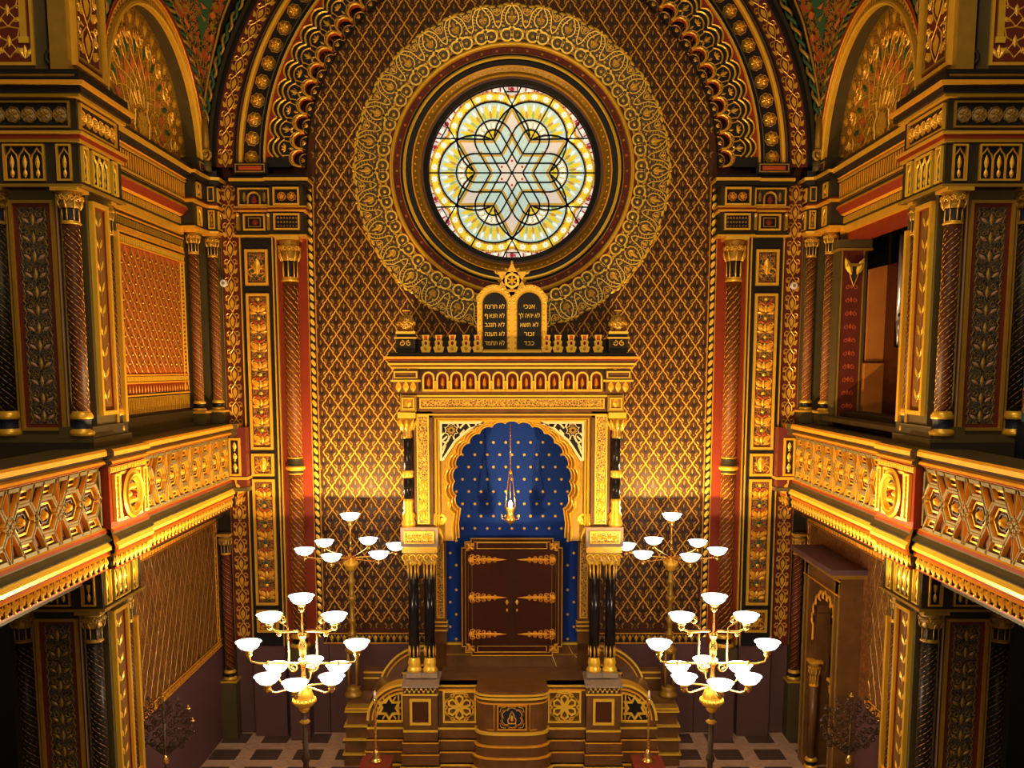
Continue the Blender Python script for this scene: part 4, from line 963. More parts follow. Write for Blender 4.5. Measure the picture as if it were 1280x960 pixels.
        for k in range(9):
            z = v0+.06+k*.30
            for s in (-1, 1):
                b.rib([(cu, z), (cu+s*.07, z+.08), (cu, z+.16), (cu-s*.0, z+.16)], .014, .008, GOLD, False, .004); b.rib([(cu, z+.15), (cu+s*.09, z+.2), (cu+s*.11, z+.28), (cu, z+.30)], .016, .008, GOLD, False, .004)
                b.petal(cu+s*.05, z+.05, PI/2-s*1.2, .11, .05, GOLD, .004, .01)
                for a_, c_ in ((0, 0), (.022, 0), (.011, .02)): b.dome(cu+s*(.085+a_), z+.20-c_, .009, GOLDB, .004, .006, 5)
            b.petal(cu, z+.10, PI/2, .12, .05, GOLD, .006, .01)
        b.build('upper_front_panel', t)
        b = B(fs); b.box(-4.85, -3.90, 8.86, 12.3, -.2, -.02, GOLDD); b.rect(-4.72, -4.04, 9.0, 12.3, -.016, DRED); b.frame(-4.76, -4.0, 8.96, 12.3, .04, -.02, .03, GOLD)
        b.frame(-4.66, -4.10, 9.06, 12.3, .02, -.015, .01, GOLDD); tulip_strip(b, -4.66, -4.10, 9.08, 11.8, .40, GOLD, -.012)
        for k in range(20):
            for s in (-1, 1): b.rib(spiral(-4.38+s*.20, 9.2+k*.13, .05, .015, 0, s*1.2, 8), .012, .01, GOLD, False, -.012)
        b.build('upper_side_panel', t)
        b = B(fr_at(-4.62, YP+.02))
        for i in range(4): b.tube([(.05*math.cos(2*PI*(k/10)+i*PI/2), 9.14+k*.03, .05*math.sin(2*PI*(k/10)+i*PI/2)) for k in range(105)], .032, (GOLDD, GREEN, GOLD, GREEN)[i], 5)
        b.tube([(x, z, .04) for x, z in spiral(-.03, 9.02, .09, .02, PI/2, 1.3, 14)], .024, DKOLIVE, 6)
        b.build('rope_colonette', t)
    mir(t, lab[1])
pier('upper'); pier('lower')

b = B(); b.box(-6.62, -6.5, 0, 14.2, -1, 16, DARK); mir(b.build('wall_outer_left', kind='structure'))
b = B(); b.box(-6.5, -4.85, 4.3, 4.6, 4.75, 10, DARK); mir(b.build('floor_gallery_left', kind='structure'))
# painted column at the right-hand edge (and its fellow just beyond the left edge)
def painted_column(s, lab):
    x = 5.44*s; t = thing('painted_column', lab, 'column', (x, -4.95, 5.0)); f = fr_at(x, -4.95)
    b = B(f); b.lathe(0, 4.75, 0, [(.16, 0), (.16, .5), (.12, .6), (.12, 2.2), (.11, 2.3)], [NAVY, NAVY, PAINTC, PAINTC], 16); b.build('shaft', t)
    b = B(f); b.lathe(0, 7.02, 0, [(.12, 0), (.15, .04), (.12, .10), (.15, .22), (.20, .32), (.18, .36), (.20, .44), (.15, .5), (.12, .6)], [GOLD, GOLD, ARABG, BRRED, BRRED, NAVY, GOLDO, GOLD], 16); b.build('capital', t)
painted_column(1, 'brightly painted red and blue column at the far right edge behind the balustrade')

# ------------------------------------------------------------------ gallery fronts
def balustrade():
    t = thing('gallery_balustrade', 'left gallery front of gilded strapwork hexagons with a round boss', 'balustrade', (-4.35, -4, 3.77))
    G = 4.30
    def sec(e0, e1, dx, nm, capd=0):
        b = B(fr_s(G-dx))
        pr = [(-.5, 5.05), (.03, 5.055), (.05, 5.03), (.05, 4.985), (.02, 4.96), (-.01, 4.945), (.02, 4.925), (.03, 4.90), (.0, 4.88), (-.03, 4.87), (-.03, 4.84)]
        profile_run(b, pr, [OLIVE, GOLDO, GOLDO, BLACK, BLACK, GOLDO, GOLDO, RED, GOLD, OLIVE], e0, e1); b.build(nm, t)
        b = B(fr_s(G-dx))
        pr = [(-.03, 4.22), (.0, 4.20), (.01, 4.17), (.0, 4.15), (.04, 4.12), (.06, 4.09), (.02, 4.06), (.05, 4.02), (.05, 3.985), (.01, 3.96), (.0, 3.94), (.03, 3.92)]
        profile_run(b, pr, [GOLDO, RED, OLIVE, OLIVE, DKOLIVE, BLACK, GOLDB, GOLDB, RED, RED, GOLDO], e0, e1)
        b.build('lower_moulding', t)
        b = B(fr_s(G-dx)); b.box(e0, e1, 3.77, 3.93, -.3, -.04, BLACK); b.box(e0, e1, 3.77, 3.79, -.35, -.0, RED); b.box(e0, e1, 3.60, 3.77, -.35, -.28, DKOLIVE)
        n = max(2, round((e1-e0)/.125)); p = (e1-e0)/n
        for k in range(n):
            u = e0+(k+.5)*p
            b.petal(u, 3.93, -PI/2, .15, .07, GOLD, -.0, .03); b.petal(u-.03, 3.90, -PI/2-.5, .10, .04, GOLDO, -.01, .02); b.petal(u+.03, 3.90, -PI/2+.5, .10, .04, GOLDO, -.01, .02)
            b.box(u-.022, u+.022, 3.80, 3.93, -.06, -.01, GOLDD); b.dome(u, 3.80, .022, GOLDB, -.005, .02, 6)
        b.build('leaf_cornice', t)
    sec(-9.5, -4.92, 0, 'handrail'); sec(-4.92, -3.93, .07, 'pier_handrail'); sec(-3.93, -.42, 0, 'handrail'); sec(-.42, -.13, .07, 'post_handrail')
    def panel(e0, e1, n, nm, lit):
        b = B(fr_s(G)); v0, v1 = 4.22, 4.86; b.box(e0, e1, v0, v1, -.30, -.07, DRED)
        b.box(e0, e1, v0-.01, v0+.03, -.07, -.02, STRAPC); b.box(e0, e1, v1-.035, v1, -.07, -.02, STRAPC)
        b.box(e0, e0+.035, v0, v1, -.07, -.02, STRAPC); b.box(e1-.035, e1, v0, v1, -.07, -.02, STRAPC)
        p = (e1-e0)/n; cz = (v0+v1)/2; H = (v1-v0)/2; gs = GOLDO
        def st(pts, closed=False, w=.052): b.strap(pts, w, -.07, -.02, STRAPC, gs, closed); b.rib(pts, .012, .006, GOLDD, closed, -.02)
        for k in range(n):
            c = e0+(k+.5)*p
            # two hexagons side by side, then a star crossing
            hh = H*.52; a = p*.27
            for q in (-.5, .5):
                x = c+q*p*.46; st([(x-a*.95, cz), (x-a*.45, cz+hh), (x+a*.45, cz+hh), (x+a*.95, cz), (x+a*.45, cz-hh), (x-a*.45, cz-hh)], True)
                hx = [(x-a*.62, cz), (x-a*.30, cz+hh*.66), (x+a*.30, cz+hh*.66), (x+a*.62, cz), (x+a*.30, cz-hh*.66), (x-a*.30, cz-hh*.66)]
                b.strap(hx, .02, -.07, -.05, GOLD, GOLDD, True); b.strap([(X_+(x-X_)*.38, Z_+(cz-Z_)*.38) for X_, Z_ in hx], .014, -.07, -.055, BLACK if not lit else GOLDD, BLACK, True)  # innermost straps black on the unlit panel: its shade put into the colour
                b.dome(x, cz, .05, GOLDO, -.07, .05, 8); [b.petal(x, cz, k2*PI/3, .06, .03, GOLDB, -.07, .02) for k2 in range(6)]
                for s in (-1, 1):
                    st([(x-a*.45, cz+s*hh), (x-a*.05-p*.02, cz+s*H)], False, .03); st([(x+a*.45, cz+s*hh), (x+a*.85, cz+s*H)], False, .03)
                    tr = [(x-a*.25, cz+s*(hh+.05)), (x+a*.45, cz+s*(hh+.05)), (x+a*.62, cz+s*(H-.05)), (x-a*.02, cz+s*(H-.05))]
                    b.strap(tr, .018, -.07, -.05, GOLD, GOLDD, True)
            for s in (-1, 1):
                st([(c+p*.5-p*.11, cz), (c+p*.5, cz+s*hh*.55), (c+p*.5+p*.11, cz)] if k < n-1 else [(c+p*.5-p*.11, cz), (c+p*.5-.02, cz+s*hh*.4)], False, .03)
                if k < n-1: st([(c+p*.5, cz+s*hh*.5), (c+p*.5, cz+s*H)], False, .03); b.petal(c+p*.5, cz, s*PI/2, .10, .06, GOLDB, -.068, .03)
        b.build(nm, t)
    panel(-9.5, -4.96, 5, 'strapwork_panel', False); panel(-3.90, -.44, 4, 'strapwork_panel', True)
    # pier front with the round boss
    b = B(fr_s(G-.07)); c = -4.42; b.box(-4.92, -3.93, 4.20, 4.86, -.35, -.02, RED); b.box(-4.92, -3.93, 4.80, 4.86, -.02, .0, GOLDO); teeth(b, -4.92, -3.93, 4.81, 4.85, .05, GOLDB, .0, .01, .5)
    b.build('pier_face', t)
    for u in (-4.85, -4.08):
        b = B(fr_s(G-.07)); b.frame(u, u+.12, 4.27, 4.78, .025, -.02, .02, GOLDB); b.rect(u+.02, u+.10, 4.29, 4.76, -.017, BLACK)
        for k in range(9): b.dome(u+.06, 4.33+k*.05, .022, GOLDB, -.015, .03, 6)
        b.build('pier_side_strip', t)
    b = B(fr_s(G-.07)); b.frame(-4.70, -4.12, 4.26, 4.79, .03, -.02, .01, GOLD); b.rect(-4.69, -4.13, 4.27, 4.78, -.016, ARABG)
    b.ring(-4.41, 4.525, [(.275, -.02), (.275, .03), (.25, .05), (.23, .03), (.215, .06), (.195, .05), (.18, .02), (.165, .04), (.15, .01), (.13, .0)], [RED, GOLDB, GOLD, GOLDD, GOLDB, GOLD, GOLDO, GOLDB, BLACK], n=40)
    b.poly(arc(-4.41, 4.525, .14, 0, 2*PI, 24)[:-1], .0, BLACK)
    for k in range(6): a = 2*PI*k/6; b.dome(-4.41+.085*math.cos(a), 4.525+.085*math.sin(a), .042, GOLDB, .0, .05, 8)
    b.dome(-4.41, 4.525, .04, RED, 0, .08, 8); b.build('round_boss', t)
    # end post against the back wall
    b = B(fr_at(-4.21, -.27)); b.box(-.14, .14, 4.02, 5.0, -.2, .14, DRED); b.rect(-.09, .03, 4.30, 4.80, .142, BLACK); b.frame(-.12, .06, 4.26, 4.84, .03, .14, .17, GOLDO)
    for k in range(3): b.petal(-.03, 4.33+k*.16, PI/2, .13, .06, GOLDB, .143, .01); b.dome(-.03, 4.33+k*.16, .018, GOLDB, .143, .01, 6)
    b.box(-.16, .16, 4.20, 4.24, -.2, .16, GOLD); b.box(-.16, .16, 4.02, 4.08, -.2, .17, OLIVE)
    b.build('end_post', t)
    b = B(fr_s(G)); b.box(-9.5, -.0, 4.90, 5.0, -.6, -.1, OLIVE); b.box(-9.5, -.1, 3.77, 3.85, -.34, -.3, DARK); b.build('gallery_slab', t)
    mir(t, 'right gallery front of gilded strapwork hexagons with a round boss')
balustrade()

# doorway in the right wall
def portal():
    d = thing('door_1', 'carved stone doorway with a cusped arch in the lower right wall', 'door', (4.6, -1.8, 0)); d['kind'] = 'structure'
    f = (Vector((4.65, 0, 0)), Vector((0, 1, 0)), Vector((0, 0, 1)), Vector((-1, 0, 0)))
    y0, y1 = -2.55, -1.05; c = (y0+y1)/2
    b = B(f); b.box(y0-.02, y0+.22, 0, 3.15, -.3, .30, STONE); b.box(y1-.22, y1+.02, 0, 3.15, -.3, .30, STONE); b.box(y0, y1, 2.85, 3.15, -.3, .30, STONE)
    for u in (y0+.02, y0+.19, y1-.19, y1-.02): b.box(u-.01, u+.01, .1, 3.05, .30, .315, GOLDD)
    for z in (2.88, 3.08): b.box(y0, y1, z, z+.02, .30, .32, GOLDO)
    b.build('door_surround', d)
    b = B(f); b.box(y0-.12, y1+.12, 3.15, 3.21, -.1, .42, GOLDD); b.box(y0-.16, y1+.16, 3.21, 3.28, -.1, .48, DADO); b.build('door_hood', d, 'flat dark hood of the doorway')
    b = B(f); pts = []
    r = .46; cz = 2.18
    for k in range(9):
        a = PI-(k+.5)*PI/9; pc = (c+r*math.cos(a), cz+r*1.1*math.sin(a))
        for i in range(5): q = a+PI/2*1.1-PI*1.1*i/4; pts.append((pc[0]+.09*math.cos(q), pc[1]+.09*math.sin(q)))
    pts = [(c-r, 1.95)]+pts+[(c+r, 1.95)]
    top = [(y0+.22+(y1-y0-.44)*i/(len(pts)-1), 2.86) for i in range(len(pts))]
    vi = [b.v(*p, .24) for p in pts]; vt = [b.v(*p, .24) for p in top]; vb = [b.v(*p, -.05) for p in pts]
    for i in range(len(pts)-1): b.f((vi[i], vi[i+1], vt[i+1], vt[i]), STONE); b.f((vi[i], vb[i], vb[i+1], vi[i+1]), STONE)
    b.rib(pts, .04, .02, GOLDO, False, .24); b.box(y0+.2, c-r, 1.7, 1.97, -.05, .24, STONE); b.box(c+r, y1-.2, 1.7, 1.97, -.05, .24, STONE)
    b.box(y0+.2, c-r+.02, 1.4, 2.86, .0, .2, STONE); b.box(c+r-.02, y1-.2, 1.4, 2.86, .0, .2, STONE)
    b.build('cusped_arch', d)
    for q, u in enumerate((y0+.30, y1-.30)):
        b = B((Vector((4.65, 0, 0)), Vector((0, 1, 0)), Vector((0, 0, 1)), Vector((-1, 0, 0)))); capital(b, u, 1.25, .20, .06, .40, GOLDD, GOLDO); torus_base(b, u, 0, .20, .07, .16); b.lathe(u, .16, .20, [(.06, 0), (.06, 1.1)], STONE, 12); b.build('door_column', d)
    b = B(f); b.box(y0+.1, y1-.1, 0, 2.9, -.42, -.34, WOODD); 
    for u in (c-.30, c+.06): b.frame(u, u+.26, .3, 1.1, .02, -.34, -.32, GOLDD); b.frame(u, u+.26, 1.2, 1.9, .02, -.34, -.32, GOLDD)
    for k in range(4): b.box(y0+.2, y1-.2, 2.0+k*.17, 2.02+k*.17, -.34, -.31, GOLDD)
    b.build('door_leaf', d, 'dark wooden door leaf with thin gilt lines')
portal()
# ------------------------------------------------------------------ Torah ark
YA = -1.70
def ark():
    t = thing('ark', 'tall gilded ark with blue star-dotted niche and dark double doors below the rose window', 'ark', (0, -1, 1.2))
    f = fr_back(YA); Z = lambda y, Y=YA: P(640, y, Y)[1]
    def X(x, y, Y=YA): return abs(P(x, y, Y)[0])
    # niche wall with gold dots
    YN = -.75
    b = B(fr_back(YN)); b.box(-1.02, 1.02, 1.75, 5.25, -.05, 0, BLUE); dx, dz = .190, .188
    rows = [553+15.35*i for i in range(17)]
    for j, y in enumerate(rows):
        xs = [640+ (i*15.45+(0 if j % 2 else 7.7)) for i in range(-6, 6)]
        for x in xs:
            X_, Z_ = P(x, y, YN)
            if abs(X_) > .97: continue
            if abs(X_) < .79 and Z_ < 3.47: continue
            st = [(X_+(.026 if k % 2 else .016)*math.cos(k*PI/5), Z_+(.026 if k % 2 else .016)*math.sin(k*PI/5)) for k in range(10)]
            b.poly(st, .004, GOLDB)
    b.build('niche_wall', t, 'deep blue niche wall sprinkled with gold stars')
    # ark body, sides
    b = B(f)
    for s in (-1, 1):
        b.box(min(s*1.02, s*1.46), max(s*1.02, s*1.46), 3.46, 5.2, -1.65, -.12, STONE)
        b.box(min(s*1.0, s*1.30), max(s*1.0, s*1.30), 1.2, 3.5, -1.65, -.92, STONE)
    b.box(-1.0, 1.0, 5.24, 5.3, -1.65, -.12, STONE)
    b.build('body', t)
    # front plates with a cusped horseshoe opening, stepping back towards the niche
    cz = Z(606); NC = 17; A = math.radians(26)
    def curve(R0, dep):
        o = []; n = NC*6
        for i in range(n+1):
            q = (PI+A)-(PI+2*A)*i/n; ph = (i % 6)/6; rr = R0+dep*math.sin(PI*ph)**.6 if i % 6 else R0
            o.append((rr*math.cos(q)*.965, cz+rr*math.sin(q)))
        return o
    def plate(name, R0, dep, w0, w1, m, m2):
        q = curve(R0, dep); b_ = B(f); x0 = q[0][0]; zb4 = Z(676)
        q = [(x0-.02, zb4), (x0-.03, (zb4+q[0][1])/2)]+q+[(-x0+.03, (zb4+q[-1][1])/2), (-x0+.02, zb4)]
        n = len(q); U = 1.12; T = 5.25; out = []
        for x, z in q:
            if z < cz: out.append((math.copysign(U, x), z)); continue
            k = min(U/max(1e-6, abs(x)), (T-cz)/max(1e-6, z-cz)); out.append((x*k, cz+(z-cz)*k))
        vi = [b_.v(*p, w1) for p in q]; vo = [b_.v(*p, w1) for p in out]; vb = [b_.v(*p, w0) for p in q]
        for i in range(n-1): b_.f((vi[i], vi[i+1], vo[i+1], vo[i]), m); b_.f((vi[i], vb[i], vb[i+1], vi[i+1]), m2)
        for s in (-1, 1): b_.poly([(s*U, T), (s*.8, T), (s*U, T-.3)], w1-.001, m)
        b_.rib(q, .026, .018, GOLDB, False, w1); b_.build(name, t)
    plate('inner_cusped_arch', .855, .035, -.36, -.24, GOLDD, GOLDD); plate('middle_cusped_arch', .895, .035, -.24, -.12, GOLDD, GOLDO); plate('outer_cusped_arch', .935, .035, -.12, .0, GOLDD, GOLDO)
    b = B(f); q = curve(.975, .035); b.rib(q, .02, .014, GOLDO, False, .002); b.build('arch_bead', t)
    # scrolls at the foot of the arch
    for s in (-1, 1):
        b = B(f)
        b.tube([(s*(x), z, .0) for x, z in spiral(1.0, Z(648), .085, .02, 0, -1.6, 20)], .028, GOLDB, 6)
        b.tube([(s*(x), z, -.12) for x, z in spiral(.93, Z(632), .07, .02, 0, -1.6, 20)], .024, GOLD, 6)
        b.tube([(s*1.08, Z(642), .0), (s*1.09, Z(655), .0), (s*1.03, Z(662), .0), (s*.98, Z(672), .0), (s*1.0, Z(680), 0)], [.03, .03, .035, .03, .02], GOLD, 6)
        b.build('scroll', t)
    # front wall round the arch
    b = B(f); zt = Z(513); zb_ = Z(656)
    for s in (-1, 1): b.box(min(s*1.10, s*1.36), max(s*1.10, s*1.36), zb_, zt, -.3, .04, STONE)
    b.box(-1.36, 1.36, 5.22, zt, -.3, .04, STONE)
    for q, (u, v) in enumerate(((1.06, Z(523)), (1.02, Z(525.5)))):
        b.rib([(-u, zb_), (-u, v), (u, v), (u, zb_)], .022, .018, GOLDB, False, .042)
    b.box(-1.36, 1.36, Z(519), Z(517), .04, .06, GOLD); b.build('front_frame', t)
    # spandrels of white tracery
    for s in (-1, 1):
        b = B(f); zz = Z(528); z2 = Z(574)
        tri = [(s*1.0, zz), (s*.40, zz), (s*.60, Z(536)), (s*.80, Z(551)), (s*.97, Z(574)), (s*1.0, z2)]
        b.poly(tri, .026, BLACK); b.strap([(x*.985, z) for x, z in tri], .032, .02, .05, CREAM, GOLDD, True)
        cx_, cz_ = s*.84, Z(537.5); st = [(cx_+(.105 if k % 2 else .075)*math.cos(k*PI/8), cz_+(.105 if k % 2 else .075)*math.sin(k*PI/8)) for k in range(16)]
        b.poly(st, .048, CREAM); b.poly([(cx_+(x-cx_)*.82, cz_+(z-cz_)*.82) for x, z in st], .050, RED); b.strap([(cx_+(x-cx_)*.72, cz_+(z-cz_)*.72) for x, z in st], .012, .05, .06, BLACK, BLACK, True); b.poly([(cx_+(x-cx_)*.62, cz_+(z-cz_)*.62) for x, z in st], .056, GOLDD); b.dome(cx_, cz_, .022, BLACK, .056, .01, 8)
        for (x1, y1, x2, y2) in ((.98, 552, .90, 545), (.96, 560, .90, 551), (.72, 535, .66, 529), (.66, 537, .72, 543), (.62, 528, .58, 534), (.98, 545, .94, 541), (.97, 567, .92, 556), (.76, 529, .74, 534), (.80, 549, .82, 543), (.50, 528, .50, 532), (.86, 545, .90, 552), (.92, 553, .98, 551)):
            b.strap([(s*x1, Z(y1)), (s*x2, Z(y2))], .024, .026, .048, CREAM, GOLDD)
        b.rib([(s*x, z) for x, z in [(1.015, zz+.02), (.36, zz+.02)]], .018, .014, GOLDB, False, .045)
        b.build('spandrel', t, 'cream openwork tracery with a dark star')
    # gilt leaf strips
    for s in (-1, 1):
        b = B(f); c = s*1.235; b.frame(c-.085, c+.085, zb_+.02, Z(519), .018, .04, .06, GOLDB); b.rect(c-.07, c+.07, zb_+.04, Z(521), .044, ARABG)
        tulip_strip(b, c-.06, c+.06, zb_+.06, Z(600), .14, GOLDB, .046); b.build('leaf_strip', t)
    # slim upper colonettes
    for s in (-1, 1):
        fc = fr_at(s*1.445, YA-.05); z0, z1 = Z(657), Z(515)
        b = B(fc); b.lathe(0, 0, 0, [(.062, z0+.38), (.062, Z(596))], BLKMAR, 14); b.lathe(0, 0, 0, [(.058, Z(588)), (.058, z1-.34)], BLKMAR, 14); o = b.build('upper_colonette', t)
        b = B(fc); b.lathe(0, 0, 0, [(.10, z0), (.10, z0+.06), (.08, z0+.10), (.10, z0+.16), (.06, z0+.22), (.075, z0+.26), (.06, z0+.30), (.07, z0+.35), (.062, z0+.39)], GOLD, 14); b.build('base', o)
        b = B(fc); b.lathe(0, 0, 0, [(.062, Z(596.5)), (.08, Z(595)), (.07, Z(592)), (.08, Z(589)), (.06, Z(587))], GOLDB, 14); b.build('shaft_ring', o)
        b = B(fc); b.lathe(0, 0, 0, [(.058, z1-.36), (.07, z1-.33), (.06, z1-.28), (.07, z1-.24), (.11, z1-.08)], GOLDD, 12); b.box(-.12, .12, z1-.08, z1, -.12, .12, GOLDB)
        for k in range(8):
            a = PI*k/4
            b.tube([(.075*math.cos(a), z1-.24, .075*math.sin(a)), (.10*math.cos(a), z1-.16, .10*math.sin(a)), (.13*math.cos(a), z1-.10, .13*math.sin(a))], [.02, .028, .012], GOLD, 5)
        b.build('capital', o)
    # impost block above the paired columns
    for s in (-1, 1):
        c = s*1.29; za, zb2 = Z(681), Z(657)
        b = B(f); b.box(c-.26, c+.26, za, zb2, -.45, .16, GREYST); b.box(c-.24, c+.24, za-.03, za, -.4, .12, GOLDB); o = b.build('impost_block', t, 'grey stone block with a gilt scroll panel')
        b = B(f); b.frame(c-.21, c+.21, za+.05, zb2-.05, .02, .16, .19, GOLD); b.rect(c-.20, c+.20, za+.06, zb2-.06, .163, ARABG)
        for k in range(5): b.rib(spiral(c-.14+k*.07, (za+zb2)/2, .035, .01, 0, 1.3 if k % 2 else -1.3, 10), .016, .014, GOLDB, False, .165)
        b.build('scroll_panel', o)
        # shared capital
        b = B(f); zc_ = Z(705)
        b.box(c-.25, c+.25, za-.09, za-.03, -.24, .12, GOLD)
        for q in (-.115, .115): b.lathe(c+q, zc_, -.05, [(.09, 0), (.10, .03), (.085, .06), (.09, .12), (.11, .14), (.10, .16), (.115, .28)], [GOLDB, GOLD, GOLDD, GOLD, GOLDD, GOLD], 14)
        for k in range(5):
            u = c-.20+k*.10
            b.tube([(u+.045*math.cos(q), za-.16+.045*math.sin(q), .12) for q in [PI*1.5*i/9 for i in range(10)]], .014, GOLDB, 5); b.dome(u, za-.16, .028, GOLD, .12, .03, 6)
            b.petal(u, za-.20, -PI/2, .08, .05, GOLDB, .11, .02)
        b.box(c-.23, c+.23, za-.22, za-.09, -.22, .11, GOLDD)
        b.build('paired_capital', o)
        for q in (-.115, .115):
            x = c+q*.98; fc = fr_at(x, YA+.05); z0 = Z(846)
            b = B(fc); b.lathe(0, 0, 0, [(.078, z0+.28), (.075, zc_)], BLKMAR, 18); cl = b.build('black_column', t, 'polished black marble column')
            b = B(fc); b.box(-.11, .11, z0, z0+.07, -.11, .11, GREYST); b.lathe(0, 0, 0, [(.10, z0+.07), (.108, z0+.10), (.09, z0+.13), (.08, z0+.16), (.09, z0+.19), (.088, z0+.22), (.078, z0+.25), (.078, z0+.29)], GOLDB, 16)
            for k in range(8): a = PI*k/4; b.tube([(.075*math.cos(a), z0+.30, .075*math.sin(a)), (.075*math.cos(a), z0+.38, .075*math.sin(a)), (.075*math.cos(a), z0+.46, .075*math.sin(a))], [.012, .016, .003], GOLD, 5)
            b.build('base', cl)
            b = B(fc)
            for k in range(8): a = PI*k/4+.3; b.tube([(.073*math.cos(a), zc_, .073*math.sin(a)), (.073*math.cos(a), zc_-.12, .073*math.sin(a)), (.073*math.cos(a), zc_-.22, .073*math.sin(a))], [.02, .018, .003], GOLD, 5)
            b.build('leaf_collar', cl)
    # side pilasters of the niche
    for s in (-1, 1):
        b = B(fr_back(-.80)); b.box(min(s*.99, s*1.22), max(s*.99, s*1.22), 1.75, Z(676, -.8), -.1, .08, STONE); c = s*1.08
        b.frame(c-.06, c+.06, 2.15, 3.30, .015, .08, .10, GOLDB); b.rect(c-.05, c+.05, 2.16, 3.29, .083, ARABG)
        for z in (1.95, 2.02, 2.08, 3.34, 3.39): b.box(s*1.1-.13, s*1.1+.13, z, z+.02, .0, .11, GOLDB if z < 3 else GOLDO)
        b.build('niche_pilaster', t)
    # marble base under the blue wall
    b = B(fr_back(YN)); zz = Z(803, YN); b.box(-1.0, 1.0, 1.15, zz, -.05, .06, STONE); b.box(-1.0, 1.0, zz-.015, zz+.01, 0, .075, GOLDB); b.box(-1.0, 1.0, zz-.18, zz-.16, .06, .07, GOLDD)
    b.rib([(.60, zz-.16), (.66, zz-.3), (.70, zz-.42), (.69, zz-.6)], .012, .003, CREAM, False, .06); b.rib([(.86, zz-.03), (.92, zz-.15), (.99, zz-.22)], .008, .003, CREAM, False, .06)
    b.build('marble_dado', t)
    # architrave, frieze, cornice
    b = B(f); zt1, zt0 = Z(494), Z(514); b.box(-1.50, 1.50, zt0, zt1, -1.6, .08, STONE); b.box(-1.53, 1.53, zt1-.02, zt1+.02, -1.6, .12, GOLDB)
    b.frame(-1.27, 1.27, zt0+.04, zt1-.04, .016, .08, .10, GOLDB); b.rect(-1.26, 1.26, zt0+.05, zt1-.05, .083, ARABG)
    for s in (-1, 1): b.box(s*1.42-.11, s*1.42+.11, zt0, zt1, .08, .15, GOLDD); b.frame(s*1.42-.085, s*1.42+.085, zt0+.03, zt1-.03, .016, .15, .17, GOLDB); b.petal(s*1.42, zt0+.05, PI/2, .14, .08, GOLD, .15, .03)
    b.build('architrave', t)
    b = B(f); z0, z1 = Z(493.5), Z(462); b.box(-1.52, 1.52, z0, z1, -1.6, .12, STONE)
    b.build('frieze', t)
    for k in range(13):
        b = B(f); c = P(537+17.25*k, 480, YA)[0]; zb3, zt3 = Z(489), Z(465.5); r_ = .072; zc3 = zt3-r_
        b.rect(c-r_, c+r_, zb3+.03, zc3, .125, DRED); b.poly(arc(c, zc3, r_, 0, PI, 10), .125, DRED)
        b.strap([(c-r_, zb3+.02), (c-r_, zc3)]+arc(c, zc3, r_, PI, 0, 10)[1:]+[(c+r_, zb3+.02)], .024, .12, .19, GOLDB, GOLD)
        b.petal(c, zb3+.03, PI/2, .16, .06, GOLD, .13, .04); b.petal(c-.035, zb3+.06, PI/2-.1, .13, .025, RED, .13, .03); b.petal(c+.035, zb3+.06, PI/2+.1, .13, .025, RED, .13, .03)
        b.box(c-r_-.01, c+r_+.01, zb3-.0, zb3+.03, .12, .20, GOLD); b.build('frieze_arch', t)
        if k < 12: b = B(f); d = c+.094; b.box(d-.014, d+.014, zb3, Z(478), .12, .18, GOLDO); b.box(d-.03, d+.03, Z(478), Z(476), .12, .20, GOLDB); b.build('bracket', t)
    for s in (-1, 1):
        b = B(f); c = s*1.44; b.box(c-.17, c+.17, z0+.04, z1, .0, .24, STONE); b.frame(c-.16, c+.16, Z(473), Z(464), .018, .24, .265, GOLDB); b.box(c-.20, c+.20, Z(477), Z(474.5), .0, .29, GOLDB)
        for q in (-1, 0, 1): b.petal(c+q*.10, Z(490), PI/2, .15, .08, GOLDB, .24, .04)
        b.build('corner_block', t)
    b = B(f)
    for (ya, yb, g, m) in ((461, 458.5, .22, GOLDB), (458.5, 456.5, .20, DRED), (456.5, 454, .26, GOLDB), (454, 450.5, .24, STONE), (450.5, 449, .28, RED), (449, 446, .31, GOLDO), (446, 441, .25, DKOLIVE)):
        b.box(-1.42-g, 1.42+g, Z(ya), Z(yb), -1.5, g, m)
    b.build('cornice', t)
    zr = Z(440.5)
    # merlons
    for s in (-1, 1):
        for k in range(5):
            c = s*(.74+.19*k) if k else s*.72
            c = P({0: 597.5, 1: 583, 2: 566, 3: 549, 4: 533}[k] if s < 0 else {0: 683, 1: 697, 2: 713.5, 3: 730, 4: 747}[k], 430, YA)[0]
            b = B(f); h = Z(419)-zr
            b.prism([(c-.055, zr), (c+.055, zr), (c+.075, zr+h*.28), (c+.055, zr+h*.36), (c+.045, zr+h*.36), (c+.058, zr+h*.62), (c+.038, zr+h*.70), (c+.050, zr+h), (c-.050, zr+h), (c-.038, zr+h*.70), (c-.058, zr+h*.62), (c-.045, zr+h*.36), (c-.055, zr+h*.36), (c-.075, zr+h*.28)], -.02, .10, GOLD)
            b.rect(c-.022, c+.022, zr+h*.72, zr+h*.95, .103, BRRED); b.petal(c, zr+.02, PI/2, h*.3, .05, GOLDB, .10, .01); b.petal(c, zr+h*.4, PI/2, h*.25, .04, RED, .10, .01); b.build('merlon', t)
    b = B(f); b.box(-1.35, 1.35, zr, zr+.18, -.35, -.12, DKOLIVE)
    for s in (-1, 1): b.prism([(s*.5, zr+.18), (s*1.2, zr+.18), (s*.5, zr+.28)], -.35, -.2, BLACK)
    b.build('parapet', t)
